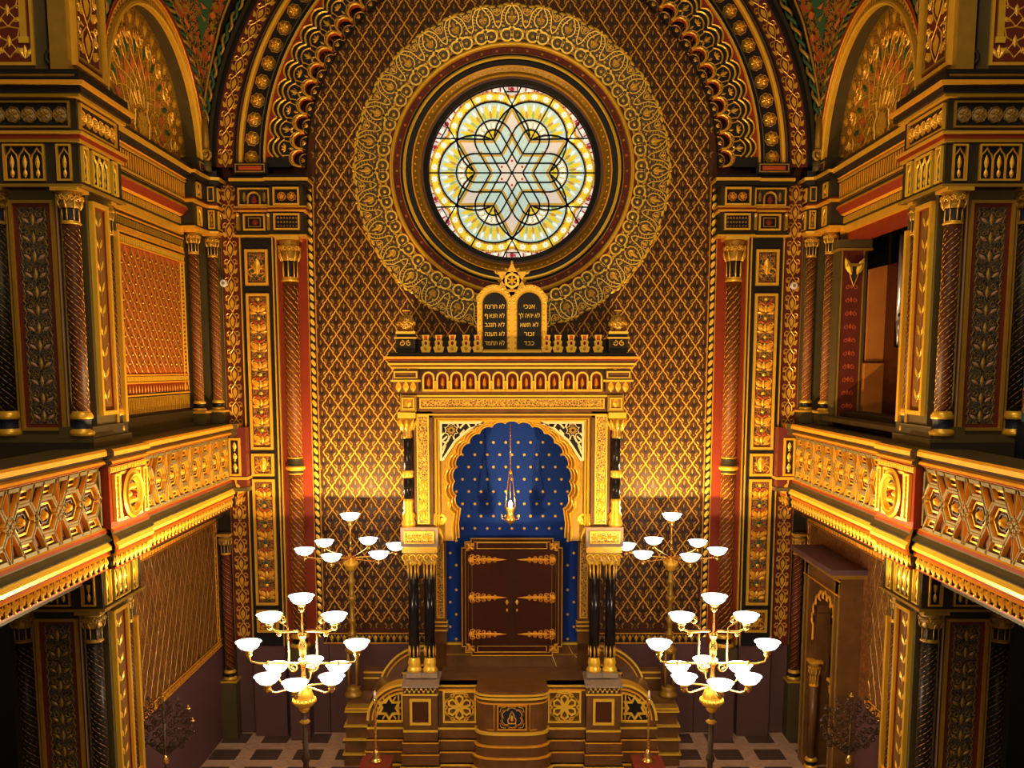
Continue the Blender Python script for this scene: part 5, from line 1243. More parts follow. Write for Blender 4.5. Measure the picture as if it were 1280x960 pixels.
    # corner urns
    for s in (-1, 1):
        fc = fr_at(s*1.44, YA-.08); b = B(fc); b.box(-.13, .13, zr, Z(424), -.13, .13, DKOLIVE); b.box(-.10, .10, zr+.05, Z(426), .13, .15, BLACK)
        for q in (-1, 1): b.rib(spiral(q*.045, zr+.12, .04, .01, PI/2, q*1.2, 9), .014, .012, GOLDB, False, .15)
        b.box(-.15, .15, Z(424), Z(422), -.15, .15, GOLD); b.box(-.12, .12, Z(422), Z(418), -.12, .12, NAVY); b.box(-.13, .13, Z(418), Z(415), -.13, .13, GOLDB); o = b.build('corner_pedestal', t)
        b = B(fc); zq = Z(415); b.lathe(0, zq, 0, [(.07, 0), (.10, .03), (.115, .09), (.11, .15), (.08, .20), (.03, .225), (.02, .24), (.03, .26), (.01, .28)], ARABG, 18); b.box(-.05, .05, zq+.275, zq+.29, -.02, .02, GOLD)
        for k in range(10): a = 2*PI*k/10; b.tube([(.118*math.cos(a+q), zq+.09+.035*math.sin(q*3), .118*math.sin(a+q)) for q in [i*.08 for i in range(8)]], .01, GOLDB, 5)
        b.build('urn', o)
    # tablets of the law
    Yt = -.02; b = B(f); zb4 = Z(439); cwx = [(-.235), (.235)]; zsp = Z(375)-.0; R_ = .215
    outl = [(-.475, zb4-.02), (-.475, Z(378))]+arc(-.24, Z(378), .235, PI, .15, 12)[1:]+[(0, Z(378)+.09)]+arc(.24, Z(378), .235, PI-.15, 0, 12)[1:]+[(.475, zb4-.02)]
    b.prism(outl, -.06, .06, GOLDD, GOLD)
    for k in range(34):
        q = k/33; 
    for c in (-.24, .24):
        for a in range(13): th_ = PI*a/12; b.petal(c+.195*math.cos(th_), Z(378)+.195*math.sin(th_), th_, .035, .035, GOLDB, .062, .01)
        for z in range(9): zz = zb4+.04+z*(Z(378)-zb4)/9; b.dome(c-.195, zz, .014, GOLDB, .062, .01, 6); b.dome(c+.195, zz, .014, GOLDB, .062, .01, 6)
    tb = b.build('tablet_frame', t)
    for c in (-.235, .235):
        b = B(f); b.poly([(c-.17, zb4+.02), (c+.17, zb4+.02)]+arc(c, Z(381), .17, 0, PI, 16), .064, BLACK); b.rib([(c-.17, zb4+.02)]+[(c+.17, zb4+.02)]+arc(c, Z(381), .17, 0, PI, 16), .014, .012, GOLDB, True, .062); b.build('tablet', t, 'black tablet with gold lettering')
    def line(txt, cx, cz_, h, wmax):
        cu = bpy.data.curves.new('inscription', 'FONT'); cu.body = txt[::-1]; cu.size = h*.82; cu.align_x = 'CENTER'; cu.extrude = .003
        o = bpy.data.objects.new('inscription', cu); C.objects.link(o); dg = bpy.context.evaluated_depsgraph_get(); me = bpy.data.meshes.new_from_object(o.evaluated_get(dg)); bpy.data.objects.remove(o)
        if not me.vertices: return
        xs = [v.co.x for v in me.vertices]; sx = min(1.25, wmax/(max(xs)-min(xs))) if wmax else 1
        me.transform(Matrix.Translation((cx, YA-.068, cz_)) @ Matrix.Rotation(PI/2, 4, 'X') @ Matrix.Scale(sx, 4, (1, 0, 0))); me.materials.clear(); me.materials.append(GOLDB)
        me.transform(Matrix.Translation(-wpos(t))); o = bpy.data.objects.new('inscription', me); C.objects.link(o); o.parent = t
    for k, s_ in enumerate(('לא תרצח', 'לא תנא', 'לא תגנב', 'לא תענה', 'לא תחמד')): line(s_, -.235 if k != 1 else -.205, Z(386+11.4*k), .105, .27 if k != 1 else .21)
    b = B(f); x_, z_, q_ = -.372, Z(386+11.4), .048     # the last letter of the second line
    for pts in ([(.12, .45), (.12, .92), (.62, .92), (.80, .80), (.80, -.42)], [(.12, .50), (.45, .46)]): b.strap([(x_+px_*q_, z_+pz_*q_) for px_, pz_ in pts], .0085, .066, .071, GOLDB)
    b.build('inscription', t)
    for k, (s_, w_) in enumerate((('אנכי', .15), ('לא יהיה לך', .29), ('לא תשא', .25), ('זכור', .14), ('כבד', .14))): line(s_, .235, Z(386+11.4*k), .105, w_)
    # star finial
    b = B(f); sc_, sz = 0, Z(351)
    def tri(r_, a0, hole): return [(r_*math.cos(a0+k*2*PI/3), sz+r_*math.sin(a0+k*2*PI/3)) for k in range(3)]
    for a0 in (PI/2, -PI/2): b.strap(tri(.185, a0, 0), .05, -.03, .03, GOLD, GOLDD, True)
    b.strap(arc(0, sz, .085, 0, 2*PI, 20)[:-1], .03, -.02, .035, GOLDB, GOLD, True)
    for k in range(6): a = PI/6+k*PI/3; b.petal(0, sz, a, .085, .03, GOLDB, .02, .02); b.dome(.20*math.cos(a), sz+.20*math.sin(a), .025, GOLDB, .01, .02, 6)
    for k in range(6): a = k*PI/3; b.petal(.10*math.cos(a), sz+.10*math.sin(a), a, .10, .07, GOLD, 0, .02)
    b.poly(arc(0, sz, .075, 0, 2*PI, 20)[:-1], -.01, BLACK)
    b.box(-.04, .04, Z(378)+.04, sz-.15, -.03, .03, GOLD); b.lathe(0, sz+.17, 0, [(.02, 0), (.03, .04), (.015, .06), (.02, .08), (.005, .1)], GOLDB, 8)
    for s in (-1, 1): b.tube([(s*.12, sz-.17, 0), (s*.17, sz-.10, 0), (s*.21, sz-.16, 0), (s*.26, sz-.20, 0)], .02, GOLD, 6); b.tube([(s*.15, sz+.08, 0), (s*.22, sz+.11, 0), (s*.24, sz+.14, 0)], .015, GOLD, 6)
    b.build('star_finial', t)
    # doors
    YD = -.80; fd = fr_back(YD); Zd = lambda y: P(640, y, YD)[1]; Xd = lambda x, y=740: P(x, y, YD)[0]
    zT, zB = Zd(672.5), Zd(818); b = B(fd); xo = .755
    notch = .05
    op = [(-xo+.14, zB), (xo-.14, zB), (xo-.14, zB+notch), (xo-notch, zB+notch), (xo-notch, zB+.14), (xo, zB+.14), (xo, zT-.14), (xo-notch, zT-.14), (xo-notch, zT-notch), (xo-.14, zT-notch), (xo-.14, zT), (-xo+.14, zT), (-xo+.14, zT-notch), (-xo+notch, zT-notch), (-xo+notch, zT-.14), (-xo, zT-.14), (-xo, zB+.14), (-xo+notch, zB+.14), (-xo+notch, zB+notch), (-xo+.14, zB+notch)]
    b.prism(op, 0, .06, BLACK, WOODD); b.rib(op, .02, .014, GOLD, True, .06)
    sh = [(x*.93, (zT+zB)/2+(z-(zT+zB)/2)*.945) for x, z in op]; b.rib(sh, .012, .01, GOLD, True, .06)
    for z0_, z1_ in ((zT-.155, zT-.055), (zB+.055, zB+.155)): b.frame(-.53, .53, z0_, z1_, .010, .06, .07, GOLD)
    for sx_ in (-1, 1):
        for z_ in (zT-.125, zB+.125):
            b.frame(sx_*.63-.06, sx_*.63+.06, z_-.055, z_+.055, .008, .06, .07, GOLD)
            for k in range(4): b.petal(sx_*.63, z_, PI/4+k*PI/2, .07, .04, GOLDO, .06, .014)
    fr_o = b.build('door_frame', t, 'black door frame with stepped corners and gold lines')
    for s in (-1, 1):
        b = B(fd); b.box(min(s*.01, s*.63), max(s*.01, s*.63), zB+.17, zT-.17, .06, .10, WOODD); b.rib([(s*.60, zB+.2), (s*.60, zT-.22)], .008, .006, GOLDD, False, .10)
        b.rib([(s*.66, zB+.24), (s*.66, zT-.24)], .008, .006, GOLDD, False, .062)
        if s > 0: b.box(-.008, .008, zB+.17, zT-.17, .10, .115, DKOLIVE)
        dr = b.build('ark_door', t, 'dark mahogany ark door leaf')
        for y in (698, 745, 790.5):
            b = B(fd); zz = Zd(y); b.petal(s*.62, zz, PI if s > 0 else 0, .55, .05, GOLDO, .10, .02)
            for k in range(5):
                u = s*(.60-.085*k); r_ = .045-.006*k
                for q in (-1, 1): b.rib(spiral(u, zz+q*r_*.9, r_, r_*.3, 0, 1.2*q, 9), .014, .012, GOLDO, False, .10); b.petal(u, zz, q*PI/2+(.5 if s > 0 else -.5)*q, r_*1.5, r_*.8, GOLD, .10, .012)
            b.dome(s*.615, zz, .045, GOLDO, .10, .02, 8); b.build('strap_hinge', dr)
        for y, r_ in ((750.5, .045), (760.5, .03)):
            b = B(fd); u = s*.075; zz = Zd(y); b.poly([(u, zz-r_), (u+r_*.6, zz), (u, zz+r_), (u-r_*.6, zz)], .108, GOLDB); b.dome(u, zz, r_*.5, GOLD, .108, .02, 8); b.build('keyhole_plate', dr)
ark()

# eternal light hanging in the niche
def lamp():
    X0, Y0 = P(638, 630, -1.25)[0], -1.25; Zl = lambda y: P(640, y, Y0)[1]
    t = thing('hanging_lamp', 'small lit brass lamp hanging on a chain before the blue niche', 'lamp', (X0, Y0, Zl(655))); f = fr_at(X0, Y0)
    b = B(f); b.tube([(0, Zl(535)+.1, 0), (0, Zl(588), 0)], .008, BRASS, 5)
    for k in range(14): b.dome(0, Zl(588)+k*.05, .013, BRASS, .0, .013, 6)
    b.build('chain', t)
    b = B(f); b.lathe(0, Zl(592), 0, [(.035, 0), (.03, .03), (.012, .06), (.006, .09)], BRASS, 10)
    for k in range(3): a = 2*PI*k/3+.5; b.tube([(.025*math.cos(a), Zl(592), .025*math.sin(a)), (.085*math.cos(a), Zl(633), .085*math.sin(a))], .007, BRASS, 5)
    b.build('hanger', t)
    b = B(f); z = Zl(652); b.lathe(0, z, 0, [(.01, -.05), (.03, -.02), (.07, .0), (.085, .05), (.06, .09), (.05, .13), (.085, .20), (.09, .22)], BRASS, 16)
    for k in range(3): a = 2*PI*k/3+.5; b.tube([(.08*math.cos(a), z+.03, .08*math.sin(a)), (.14*math.cos(a), z+.05, .14*math.sin(a)), (.15*math.cos(a), z+.12, .15*math.sin(a))], .007, BRASS, 5)
    b.build('bowl', t)
    b = B(f); z = Zl(633); b.lathe(0, z, 0, [(.02, 0), (.03, .03), (.022, .06), (.005, .09)], FLAME, 10); b.build('flame', t, 'glowing flame glass')
    l = bpy.data.lights.new('hanging_lamp_light', 'POINT'); l.energy = 6; l.color = (1, .75, .4); l.shadow_soft_size = .04
    o = bpy.data.objects.new('hanging_lamp_light', l); C.objects.link(o); o.parent = t; o.location = (0, -.12, .25)
lamp()

# ------------------------------------------------------------------ podium
def podium():
    t = thing('podium', 'brown marble podium wall with gilt mouldings and a bowed pulpit in the middle', 'podium', (0, -1.3, 0))
    Yf = -1.88; f = fr_back(Yf); Z = lambda y, Y=Yf: P(640, y, Y)[1]
    zl = [Z(908), Z(917.5), Z(928), Z(939), Z(951)]
    zt = Z(856); lv = [0, .17, .33, .50, .66, .83]
    zl = [.83, .66, .50, .34, .17]
    b = B(f); b.box(-2.05, 2.05, 0, 1.15, -1.9, -.55, STONE); b.box(-1.06, 1.06, 1.15, 1.37, -1.1, -.2, STONE); b.build('platform', t)
    def stepped(b, u0, u1, w, top, g=0.0):
        """plinth courses: each a little further out than the one above, with gilt nosings"""
        for k, z in enumerate(lv[1:][::-1]):
            zb_ = z-.165; ww = w+.02+.035*k; b.box(u0-.012*k-g, u1+.012*k+g, max(0, zb_), z, -.35, ww, STONE)
            h = .030 if k in (0, 3) else .018; b.box(u0-.012*k-g-.005, u1+.012*k+g+.005, z-h, z, -.3, ww+.012, GOLDB if k in (0, 3) else GOLDO)
    def frame_(b, u0, u1, v0, v1, w, tt=.03): b.frame(u0, u1, v0, v1, tt, w, w+.025, GOLDB)
    for s in (-1, 1):
        # grille walls beside the pulpit
        b = B(f); u0, u1 = sorted((s*.50, s*1.04)); stepped(b, u0, u1, 0, .83); b.box(u0, u1, .83, zt, -.2, 0, STONE)
        b.box(u0, u1, zt-.02, zt, -.2, .03, GOLDB); b.box(u0, u1, zt-.085, zt-.06, -.2, .02, GOLDO); o = b.build('parapet', t)
        b = B(f); c = s*.745; g = .215; cv = .83+.085+g; b.rect(c-g, c+g, cv-g, cv+g, .004, STONE); frame_(b, c-g-.02, c+g+.02, cv-g-.02, cv+g+.02, 0, .025)
        b.poly(arc(c, cv, .05, 0, 2*PI, 12)[:-1], .03, GOLDB)
        for k in range(6):
            a = PI/2+k*PI/3; pc = (c+.115*math.cos(a), cv+.115*math.sin(a)); b.strap([(c+.03*math.cos(a), cv+.03*math.sin(a)), (c+.10*math.cos(a+.42), cv+.10*math.sin(a+.42)), (c+.15*math.cos(a+.33), cv+.15*math.sin(a+.33)), (c+.175*math.cos(a), cv+.175*math.sin(a)), (c+.15*math.cos(a-.33), cv+.15*math.sin(a-.33)), (c+.10*math.cos(a-.42), cv+.10*math.sin(a-.42))], .026, .004, .035, GOLDB, GOLD, True)
            b.strap([(c+.21*math.cos(a+q), cv+(.21 if abs(q) > .3 else .205)*math.sin(a+q)) if abs(q) < .45 else (c+.17*math.cos(a+q), cv+.17*math.sin(a+q)) for q in (-.52, -.35, -.12, .12, .35, .52)], .026, .004, .03, GOLD, GOLDD)
        for qx in (-1, 1):
            for qy in (-1, 1): b.strap([(c+qx*.20, cv+qy*.10), (c+qx*.13, cv+qy*.17), (c+qx*.08, cv+qy*.205)], .018, .004, .03, GOLD, GOLDD)
        b.build('six_petal_grille', o)
        # pedestal under the paired columns
        b = B(f); c = s*1.29; u0, u1 = c-.24, c+.24; stepped(b, u0, u1, .10, .83); b.box(u0, u1, .83, zt-.12, -.5, .10, STONE); frame_(b, c-.15, c+.15, .90, 1.28, .10, .035); b.rect(c-.13, c+.13, .92, 1.26, .104, GROUND)
        b.box(u0-.01, u1+.01, zt-.12, zt-.095, -.5, .12, GOLDB); b.box(u0, u1, zt-.095, zt-.0, -.5, .11, STONE); b.box(u0+.02, u1-.02, zt-.085, zt-.01, .11, .12, DKOLIVE)
        for k in range(13): b.petal(u0+.04+k*.033, zt-.045, PI/2+(.6 if k % 2 else -.6), .045, .022, GOLDB, .12, .012); b.petal(u0+.04+k*.033, zt-.045, -PI/2+(.6 if k % 2 else -.6), .045, .022, GOLDB, .12, .012)
        b.box(u0-.02, u1+.02, zt, zt+.035, -.5, .14, GREYST); b.build('pedestal', t)
        # quarter-round wing with a six-pointed star
        b = B(f); x0, x1 = s*1.53, s*2.06; Rw = .53; zc_ = zt-Rw+.01
        def a_(r, n=14): return [(x0+s*r*math.cos(q*PI/2/n), zc_+r*math.sin(q*PI/2/n)) for q in range(n+1)]
        u0, u1 = sorted((x0, x1)); stepped(b, u0, u1, -.02, .83)
        fill = [(x0, .83), (x1-s*.03, .83)]+[(x, max(.83, z)) for x, z in a_(.50)]; b.prism(fill, -.22, -.02, STONE)
        for r, wd_, m in ((.52, .035, GOLDB), (.455, .022, GOLDO), (.40, .025, GOLDB)):
            pp = [(x, z) for x, z in a_(r) if z > (.83 if r > .45 else .93)]; b.strap(pp, wd_, -.02 if r < .5 else -.22, .02 if r > .5 else .01, m, GOLD)
        wing = b.build('curved_wing', t)
        b = B(f); c = s*1.78; cv = 1.09; L0, L1 = sorted((x0+s*.03, x0+s*.42))
        b.rect(L0, L1, .90, .93, .005, GOLDB); b.box(L0, L1, .895, .925, -.02, .012, GOLDB); b.box(x0+s*.03-.012, x0+s*.03+.012, .9, 1.33, -.02, .012, GOLDB); b.box(min(x0+s*.08,x0+s*.08)-.01, x0+s*.08+.01, .9, 1.32, -.02, .01, GOLD)
        c = x0+s*.215; cv = 1.11
        fl = [(x0+s*.03, .90), (x0+s*.40, .90)]+[(x, z) for x, z in a_(.39) if z > .9]; b.poly(fl, -.017, BLACK)
        st = [(c+(.165 if k % 2 == 0 else .095)*math.sin(k*PI/6), cv+(.165 if k % 2 == 0 else .095)*math.cos(k*PI/6)) for k in range(12)]
        b.strap(st, .028, -.02, .015, GOLDB, GOLD, True)
        for k in (1, 3, 5, 7, 9, 11): 
            a = PI/2-k*PI/6; b.strap([(c+.09*math.cos(a), cv+.09*math.sin(a)), (c+.19*math.cos(a), cv+.19*math.sin(a))], .02, -.02, .008, GOLD, GOLDD)
        b.build('star_grille', wing)
        # second, rear wing against the ark side
        b = B(fr_back(-.62)); x0b = s*1.30; R2 = .78; zc2 = Z(806, -.62)-R2
        def a2(r, n=16): return [(x0b+s*r*math.cos(q*PI/2/n), zc2+r*math.sin(q*PI/2/n)) for q in range(n+1)]
        b.prism([(x0b, 1.0), (x0b+s*.76, 1.0)]+[(x, max(1.0, z)) for x, z in a2(.76)], -.2, 0, STONE); 
        for r, wd_ in ((.77, .03), (.70, .02), (.47, .03)): b.strap([(x, z) for x, z in a2(r) if z > .95], wd_, 0, .03, GOLDB if r != .70 else GOLDO, GOLD)
        cc, cvv = x0b+s*.19, zc2+.22; b.poly(arc(cc, cvv, .24, 0, 2*PI, 24)[:-1], .004, BLACK); st = [(cc+(.22 if k % 2 == 0 else .125)*math.sin(k*PI/6), cvv+(.22 if k % 2 == 0 else .125)*math.cos(k*PI/6)) for k in range(12)]; b.strap(st, .032, 0, .03, GOLDB, GOLD, True)
        b.box(min(x0b+s*.70, x0b+s*1.0), max(x0b+s*.70, x0b+s*1.0), .83, Z(838, -.62), -.2, .02, STONE)
        for y in (839, 846): b.box(min(x0b+s*.70, x0b+s*1.0), max(x0b+s*.70, x0b+s*1.0), Z(y+1.6, -.62), Z(y, -.62), -.2, .04, GOLDB)
        b.build('rear_wing', t)
        # outer block carrying a candelabrum
        b = B(fr_back(-1.25)); u0, u1 = sorted((s*2.06, s*2.46)); 
        b.box(u0, u1, 0, .88, -.5, .0, STONE); b.box(u0-.0, u1+.0, .88, .93, -.5, .02, GOLDD)
        for k, z in enumerate((.88, .84, .62, .42, .20)): b.box(u0-.02-.01*k, u1+.02+.01*k, z-.02, z, -.5, .03+.02*k, GOLDB)
        for k, z in enumerate((.60, .40, .18)): b.box(u0-.02-.01*k, u1+.02+.01*k, z-.19, z, -.5, .03+.02*k, STONE)
        b.box(u0+.05, u1-.05, .93, .99, -.42, -.03, STONE); b.build('end_block', t)
    # pulpit
    b = B((Vector((0, 0, 0)), Vector((1, 0, 0)), Vector((0, 1, 0)), Vector((0, 0, 1))))
    def bow(w, d, n=18):
        pts = [(-w, Yf+.3)]
        for i in range(n+1): q = PI*i/n; pts.append((-w*math.copysign(abs(math.cos(q))**.62, math.cos(q)), Yf-d*math.sin(q)**.62 if 0 < i < n else Yf))
        return pts+[(w, Yf+.3)]
    b.prism(bow(.50, .26), .83, zt-.06, STONE)
    for z0_, z1_, g, m in ((zt-.20, zt-.18, .008, GOLDO), (zt-.13, zt-.10, .03, GOLDB), (zt-.10, zt-.075, .01, BLACK), (zt-.075, zt-.05, .04, GOLDB), (zt-.05, zt-.01, .02, STONE), (.81, .85, .03, GOLDB)): b.prism(bow(.50+g, .26+g), z0_, z1_, m)
    for k, z in enumerate(lv[1:][::-1]): b.prism(bow(.51+.025*k, .28+.03*k), max(0, z-.165), z-.02, STONE); b.prism(bow(.52+.025*k, .29+.03*k), z-.02, z, GOLDB if k in (0, 3) else GOLDO)
    pu = b.build('pulpit', t)
    b = B(fr_back(Yf-.262)); b.frame(-.205, .205, .885, 1.245, .016, -.01, .014, GOLDO); b.rect(-.20, .20, .89, 1.24, .002, BLACK)
    c, cv = 0, 1.065
    lob = []
    for k in range(6):
        a = PI/2+k*PI/3
        for q in (-.5, -.25, 0, .25, .5): lob.append((c+.085*math.cos(a)+.062*math.cos(a+q*2.6), cv+.085*math.sin(a)+.062*math.sin(a+q*2.6)))
    b.poly(lob, .004, NAVY); b.rib(lob, .012, .008, GOLD, True, .004)
    b.rib([(c+(x-c)*1.16, cv+(z-cv)*1.16) for x, z in lob], .008, .006, GOLDO, True, .004)
    b.rib([(-.05, cv-.085), (.05, cv-.085), (.058, cv-.03), (.03, cv+.01), (.025, cv+.05), (0, cv+.085), (-.025, cv+.05), (-.03, cv+.01), (-.058, cv-.03)], .016, .012, GOLDB, True, .006); b.petal(0, cv-.06, PI/2, .10, .035, GOLDB, .006, .012)
    for s in (-1, 1):
        b.petal(s*.028, cv-.07, PI/2, .06, .03, RED, .006, .006)
        for z in (-1, 1): b.rib([(s*.17, cv+z*.08), (s*.15, cv+z*.14), (s*.09, cv+z*.15)], .010, .006, GOLD, False, .004)
    b.build('emblem_panel', pu, 'black panel with a gold crown-like emblem in a lobed frame')
    b = B(fr_back(Yf-.20))
    for s in (-1, 1):
        xs = [.25, .34, .42, .47]; ys = [.055, .03, -.02, -.08]
        L_ = [(s*x, .88, w_) for x, w_ in zip(xs, ys)]; U_ = [(s*x, 1.25, w_) for x, w_ in zip(xs, ys)]
        b.tube(L_+U_[::-1]+[L_[0]], .008, GOLDO, 4)
    b.build('side_panel_moulding', pu)
podium()

# ------------------------------------------------------------------ lamps
def bowl_lamp(root, f, x, z, w, up=True):
    """brass cup, opal glass bowl; lit bulb throws its light upward out of the open bowl"""
    b = B(f); b.lathe(x, z-.20, w, [(.012, 0), (.03, .02), (.045, .05), (.03, .06), (.05, .08), (.06, .10), (.02, .11)], BRASS, 10)
    cup = b.build('lamp_cup', root)
    b = B(f); b.lathe(x, z-.10, w, [(.045, 0), (.092, .018), (.122, .050), (.130, .078), (.150, .094), (.142, .096), (.115, .06), (.04, .02)], BOWL, 18); b.build('glass_bowl', cup, 'lit white glass bowl')
def stem_lathe(b, z0, z1, r, rings, m):
    pr = [(r*1.0, z0)]
    for z, k in rings: pr += [(r, z-.05), (r*k, z-.02), (r*k, z+.02), (r, z+.05)]
    b.lathe(0, 0, 0, pr+[(r*.9, z1)], m, 12)
def arm_pts(r0, z0, r1, z1, a, drop=.0):
    ca, sa = math.cos(a), math.sin(a)
    prof = [(r0, z0), (r0+(r1-r0)*.3, z0-drop*.2), (r0+(r1-r0)*.75, z0-drop), (r1-.05, z0-drop+.02), (r1-.008, z0-drop+.08), (r1, z1)]
    out = []
    for i in range(len(prof)-1):
        for q in (0, .5): out.append(tuple(prof[i][k]*(1-q)+prof[i+1][k]*q for k in (0, 1)))
    out.append(prof[-1]); return [(r*ca, z, r*sa) for r, z in out]
def upspot(root, x, y, z, power, size=.05):
    l = bpy.data.lights.new('bulb', 'SPOT'); l.energy = power; l.color = (1, .65, .25); l.spot_size = math.radians(176); l.spot_blend = .02; l.shadow_soft_size = size
    o = bpy.data.objects.new('bulb', l); C.objects.link(o); o.parent = root; o.location = (x, y, z); o.rotation_euler = (PI, 0, 0)
def candelabrum_back(x, y):
    """seven bowls on one tier"""
    t = thing('candelabrum', 'brass candelabrum of seven lit bowls standing on the left end of the podium', 'candelabrum', (x, y, .99)); f = fr_at(x, y); Zc = lambda py: P(640, py, y)[1]
    zt, zh = Zc(642), Zc(699)
    b = B(f); b.lathe(0, 0, 0, [(.13, .99), (.14, 1.02), (.12, 1.05), (.10, 1.10), (.11, 1.13), (.05, 1.15)], GOLDD, 14)
    for k in range(4): a = PI/4+k*PI/2; b.tube([(.085*math.cos(a), 1.16, .085*math.sin(a)), (.085*math.cos(a), 1.68, .085*math.sin(a))], .022, GOLDD, 7)
    b.lathe(0, 0, 0, [(.09, 1.66), (.12, 1.70), (.10, 1.74), (.04, 1.80)], GOLDD, 14); b.build('base', t)
    b = B(f); stem_lathe(b, 1.78, zh-.16, .035, [(1.95, 1.8), (2.15, 1.5), (2.5, 1.9), (2.56, 1.3), (2.75, 1.6)], GOLDD); b.build('stem', t)
    b = B(f); b.lathe(0, zh-.17, 0, [(.05, 0), (.075, .02), (.09, .06), (.105, .08), (.11, .10), (.09, .13), (.06, .18), (.03, .20)], GOLD, 16)
    for k in range(12): a = 2*PI*k/12; b.tube([(.10*math.cos(a), zh-.09, .10*math.sin(a)), (.085*math.cos(a), zh-.03, .085*math.sin(a))], .014, GOLDB, 5)
    b.build('bulbous_knop', t)
    b = B(f); b.tube([(0, zh, 0), (0, zt-.18, 0)], .014, BRASS, 7); b.lathe(0, 0, 0, [(.014, zh+.12), (.03, zh+.15), (.014, zh+.18)], BRASS, 8); top = b.build('top_stem', t); bowl_lamp(top, f, 0, zt, 0)
    tips = []
    for px, dx in ((387, 0), (402, 0), (425, 0), (454, 0), (480, 0), (494, 0)): pass
    # six arms round the stem, slightly turned
    for k in range(6):
        a = math.radians(-16-60*k); r = .67; zr = zh+.20
        b = B(f); b.tube(arm_pts(.03, zh+.02, r, zr-.16, a, -.02), .012, BRASS, 6); arm = b.build('arm', t); bowl_lamp(arm, f, r*math.cos(a), zr, r*math.sin(a))
    upspot(t, 0, 0, zt-.99+.06, SPB, .03)
    return t
def candelabrum_front(x, y):
    t = thing('candelabrum', 'large brass candelabrum of eleven lit bowls standing at the front left', 'candelabrum', (x, y, 0)); f = fr_at(x, y); Zc = lambda py: P(640, py, y)[1]
    zt = Zc(744); zh = Zc(858)
    b = B(f); b.lathe(0, 0, 0, [(.26, 0), (.27, .05), (.20, .10), (.14, .16), (.10, .3), (.05, .36)], IRON, 16); b.build('base', t)
    b = B(f); stem_lathe(b, .33, zh-.24, .034, [(.9, 1.6), (1.4, 1.5)], IRON); st_ = b.build('stem', t)
    b = B(f); b.lathe(0, zh-.45, 0, [(.03, 0), (.065, .03), (.03, .06), (.028, .14), (.06, .17), (.065, .19), (.03, .23)], GOLD, 14); b.build('stem_ring', t)
    b = B(f); b.lathe(0, zh-.24, 0, [(.05, 0), (.10, .015), (.125, .05), (.13, .08), (.10, .10), (.11, .13), (.08, .20), (.04, .25), (.03, .27)], GOLD, 16)
    for k in range(16): a = 2*PI*k/16; b.tube([(.132*math.cos(a), zh-.18, .132*math.sin(a)), (.12*math.cos(a), zh-.14, .12*math.sin(a))], .014, GOLDB, 5)
    b.build('bulbous_knop', t)
    zu = Zc(795); zm = Zc(829)
    b = B(f); b.tube([(0, zh, 0), (0, zt-.18, 0)], .013, BRASS, 7)
    b.lathe(0, 0, 0, [(.02, zh), (.045, zh+.05), (.03, zh+.10), (.022, zh+.2), (.045, zh+.28), (.04, zm-.02), (.05, zm+.01), (.022, zm+.03), (.022, zm+.07), (.04, zm+.1), (.05, zm+.22), (.028, zu-.05), (.05, zu-.0), (.06, zu+.03), (.02, zu+.04)], BRASS, 14)
    top = b.build('top_stem', t); bowl_lamp(top, f, 0, zt, 0)
    # two upper arms, two middle arms, lyre scrolls between
    for s in (-1, 1):
        a = 0 if s > 0 else PI
        zq = Zc(765 if s < 0 else 766)+.0
        b = B(f); b.tube([(0, zu, 0), (s*.05, zu+.06, 0), (s*.14, zu+.055, 0), (s*.28, zu+.05, 0), (s*.35, zu+.08, 0), (s*.37, zu+.10, 0)], .014, BRASS, 7); b.dome(s*.27, zu+.02, .03, BRASS, 0, .02, 6)
        arm = b.build('arm', t); bowl_lamp(arm, f, s*.37, zu+.26, 0)
        b = B(f); b.tube([(0, zm, 0), (s*.3, zm, 0), (s*.5, zm-.005, 0), (s*.60, zm+.02, 0), (s*.62, zm+.08, 0)], .014, BRASS, 7); b.lathe(s*.40, zm-.03, 0, [(.01, 0), (.024, .02), (.024, .04), (.01, .06)], BRASS, 8)
        arm = b.build('arm', t); bowl_lamp(arm, f, s*.62, zm+.26, 0)
        b = B(f); b.tube([(s*x_, z_, 0) for x_, z_ in spiral(.235, zu+.19, .015, .055, PI, -1.5, 16)]+[(s*.165, zu+.10, 0), (s*.165, zm-.03, 0)]+[(s*x_, z_, 0) for x_, z_ in spiral(.11, zm-.05, .055, .015, 0, -1.3, 14)], .011, BRASS, 6); b.build('lyre_scroll', t)
    for k in range(6):
        a = math.radians(90+60*k) if 1 else 0; r = .42; zr = Zc(837)
        b = B(f); b.tube(arm_pts(.03, zh+.0, r, zr-.16, a, .02), .013, BRASS, 7); arm = b.build('arm', t); bowl_lamp(arm, f, r*math.cos(a), zr, r*math.sin(a))
    upspot(t, 0, 0, zt+.06, SPF, .03)
    l = bpy.data.lights.new('bulb_glow', 'POINT'); l.energy = 190; l.color = (1, .78, .56); l.shadow_soft_size = .25
    o = bpy.data.objects.new('bulb_glow', l); C.objects.link(o); o.parent = t; o.location = (0, 0, zm+.12)
    return t
SPB, SPF = 240, 500
cb = candelabrum_back(P(440, 760, -1.05)[0], -1.05); copy_tree(cb, (-cb.location.x-.03, cb.location.y, cb.location.z), 'brass candelabrum of seven lit bowls standing on the right end of the podium', True)
cf = candelabrum_front(P(381, 900, -4.3)[0], -4.3); copy_tree(cf, (P(889, 900, -4.3)[0], cf.location.y, 0), 'large brass candelabrum of eleven lit bowls standing at the front right', True)

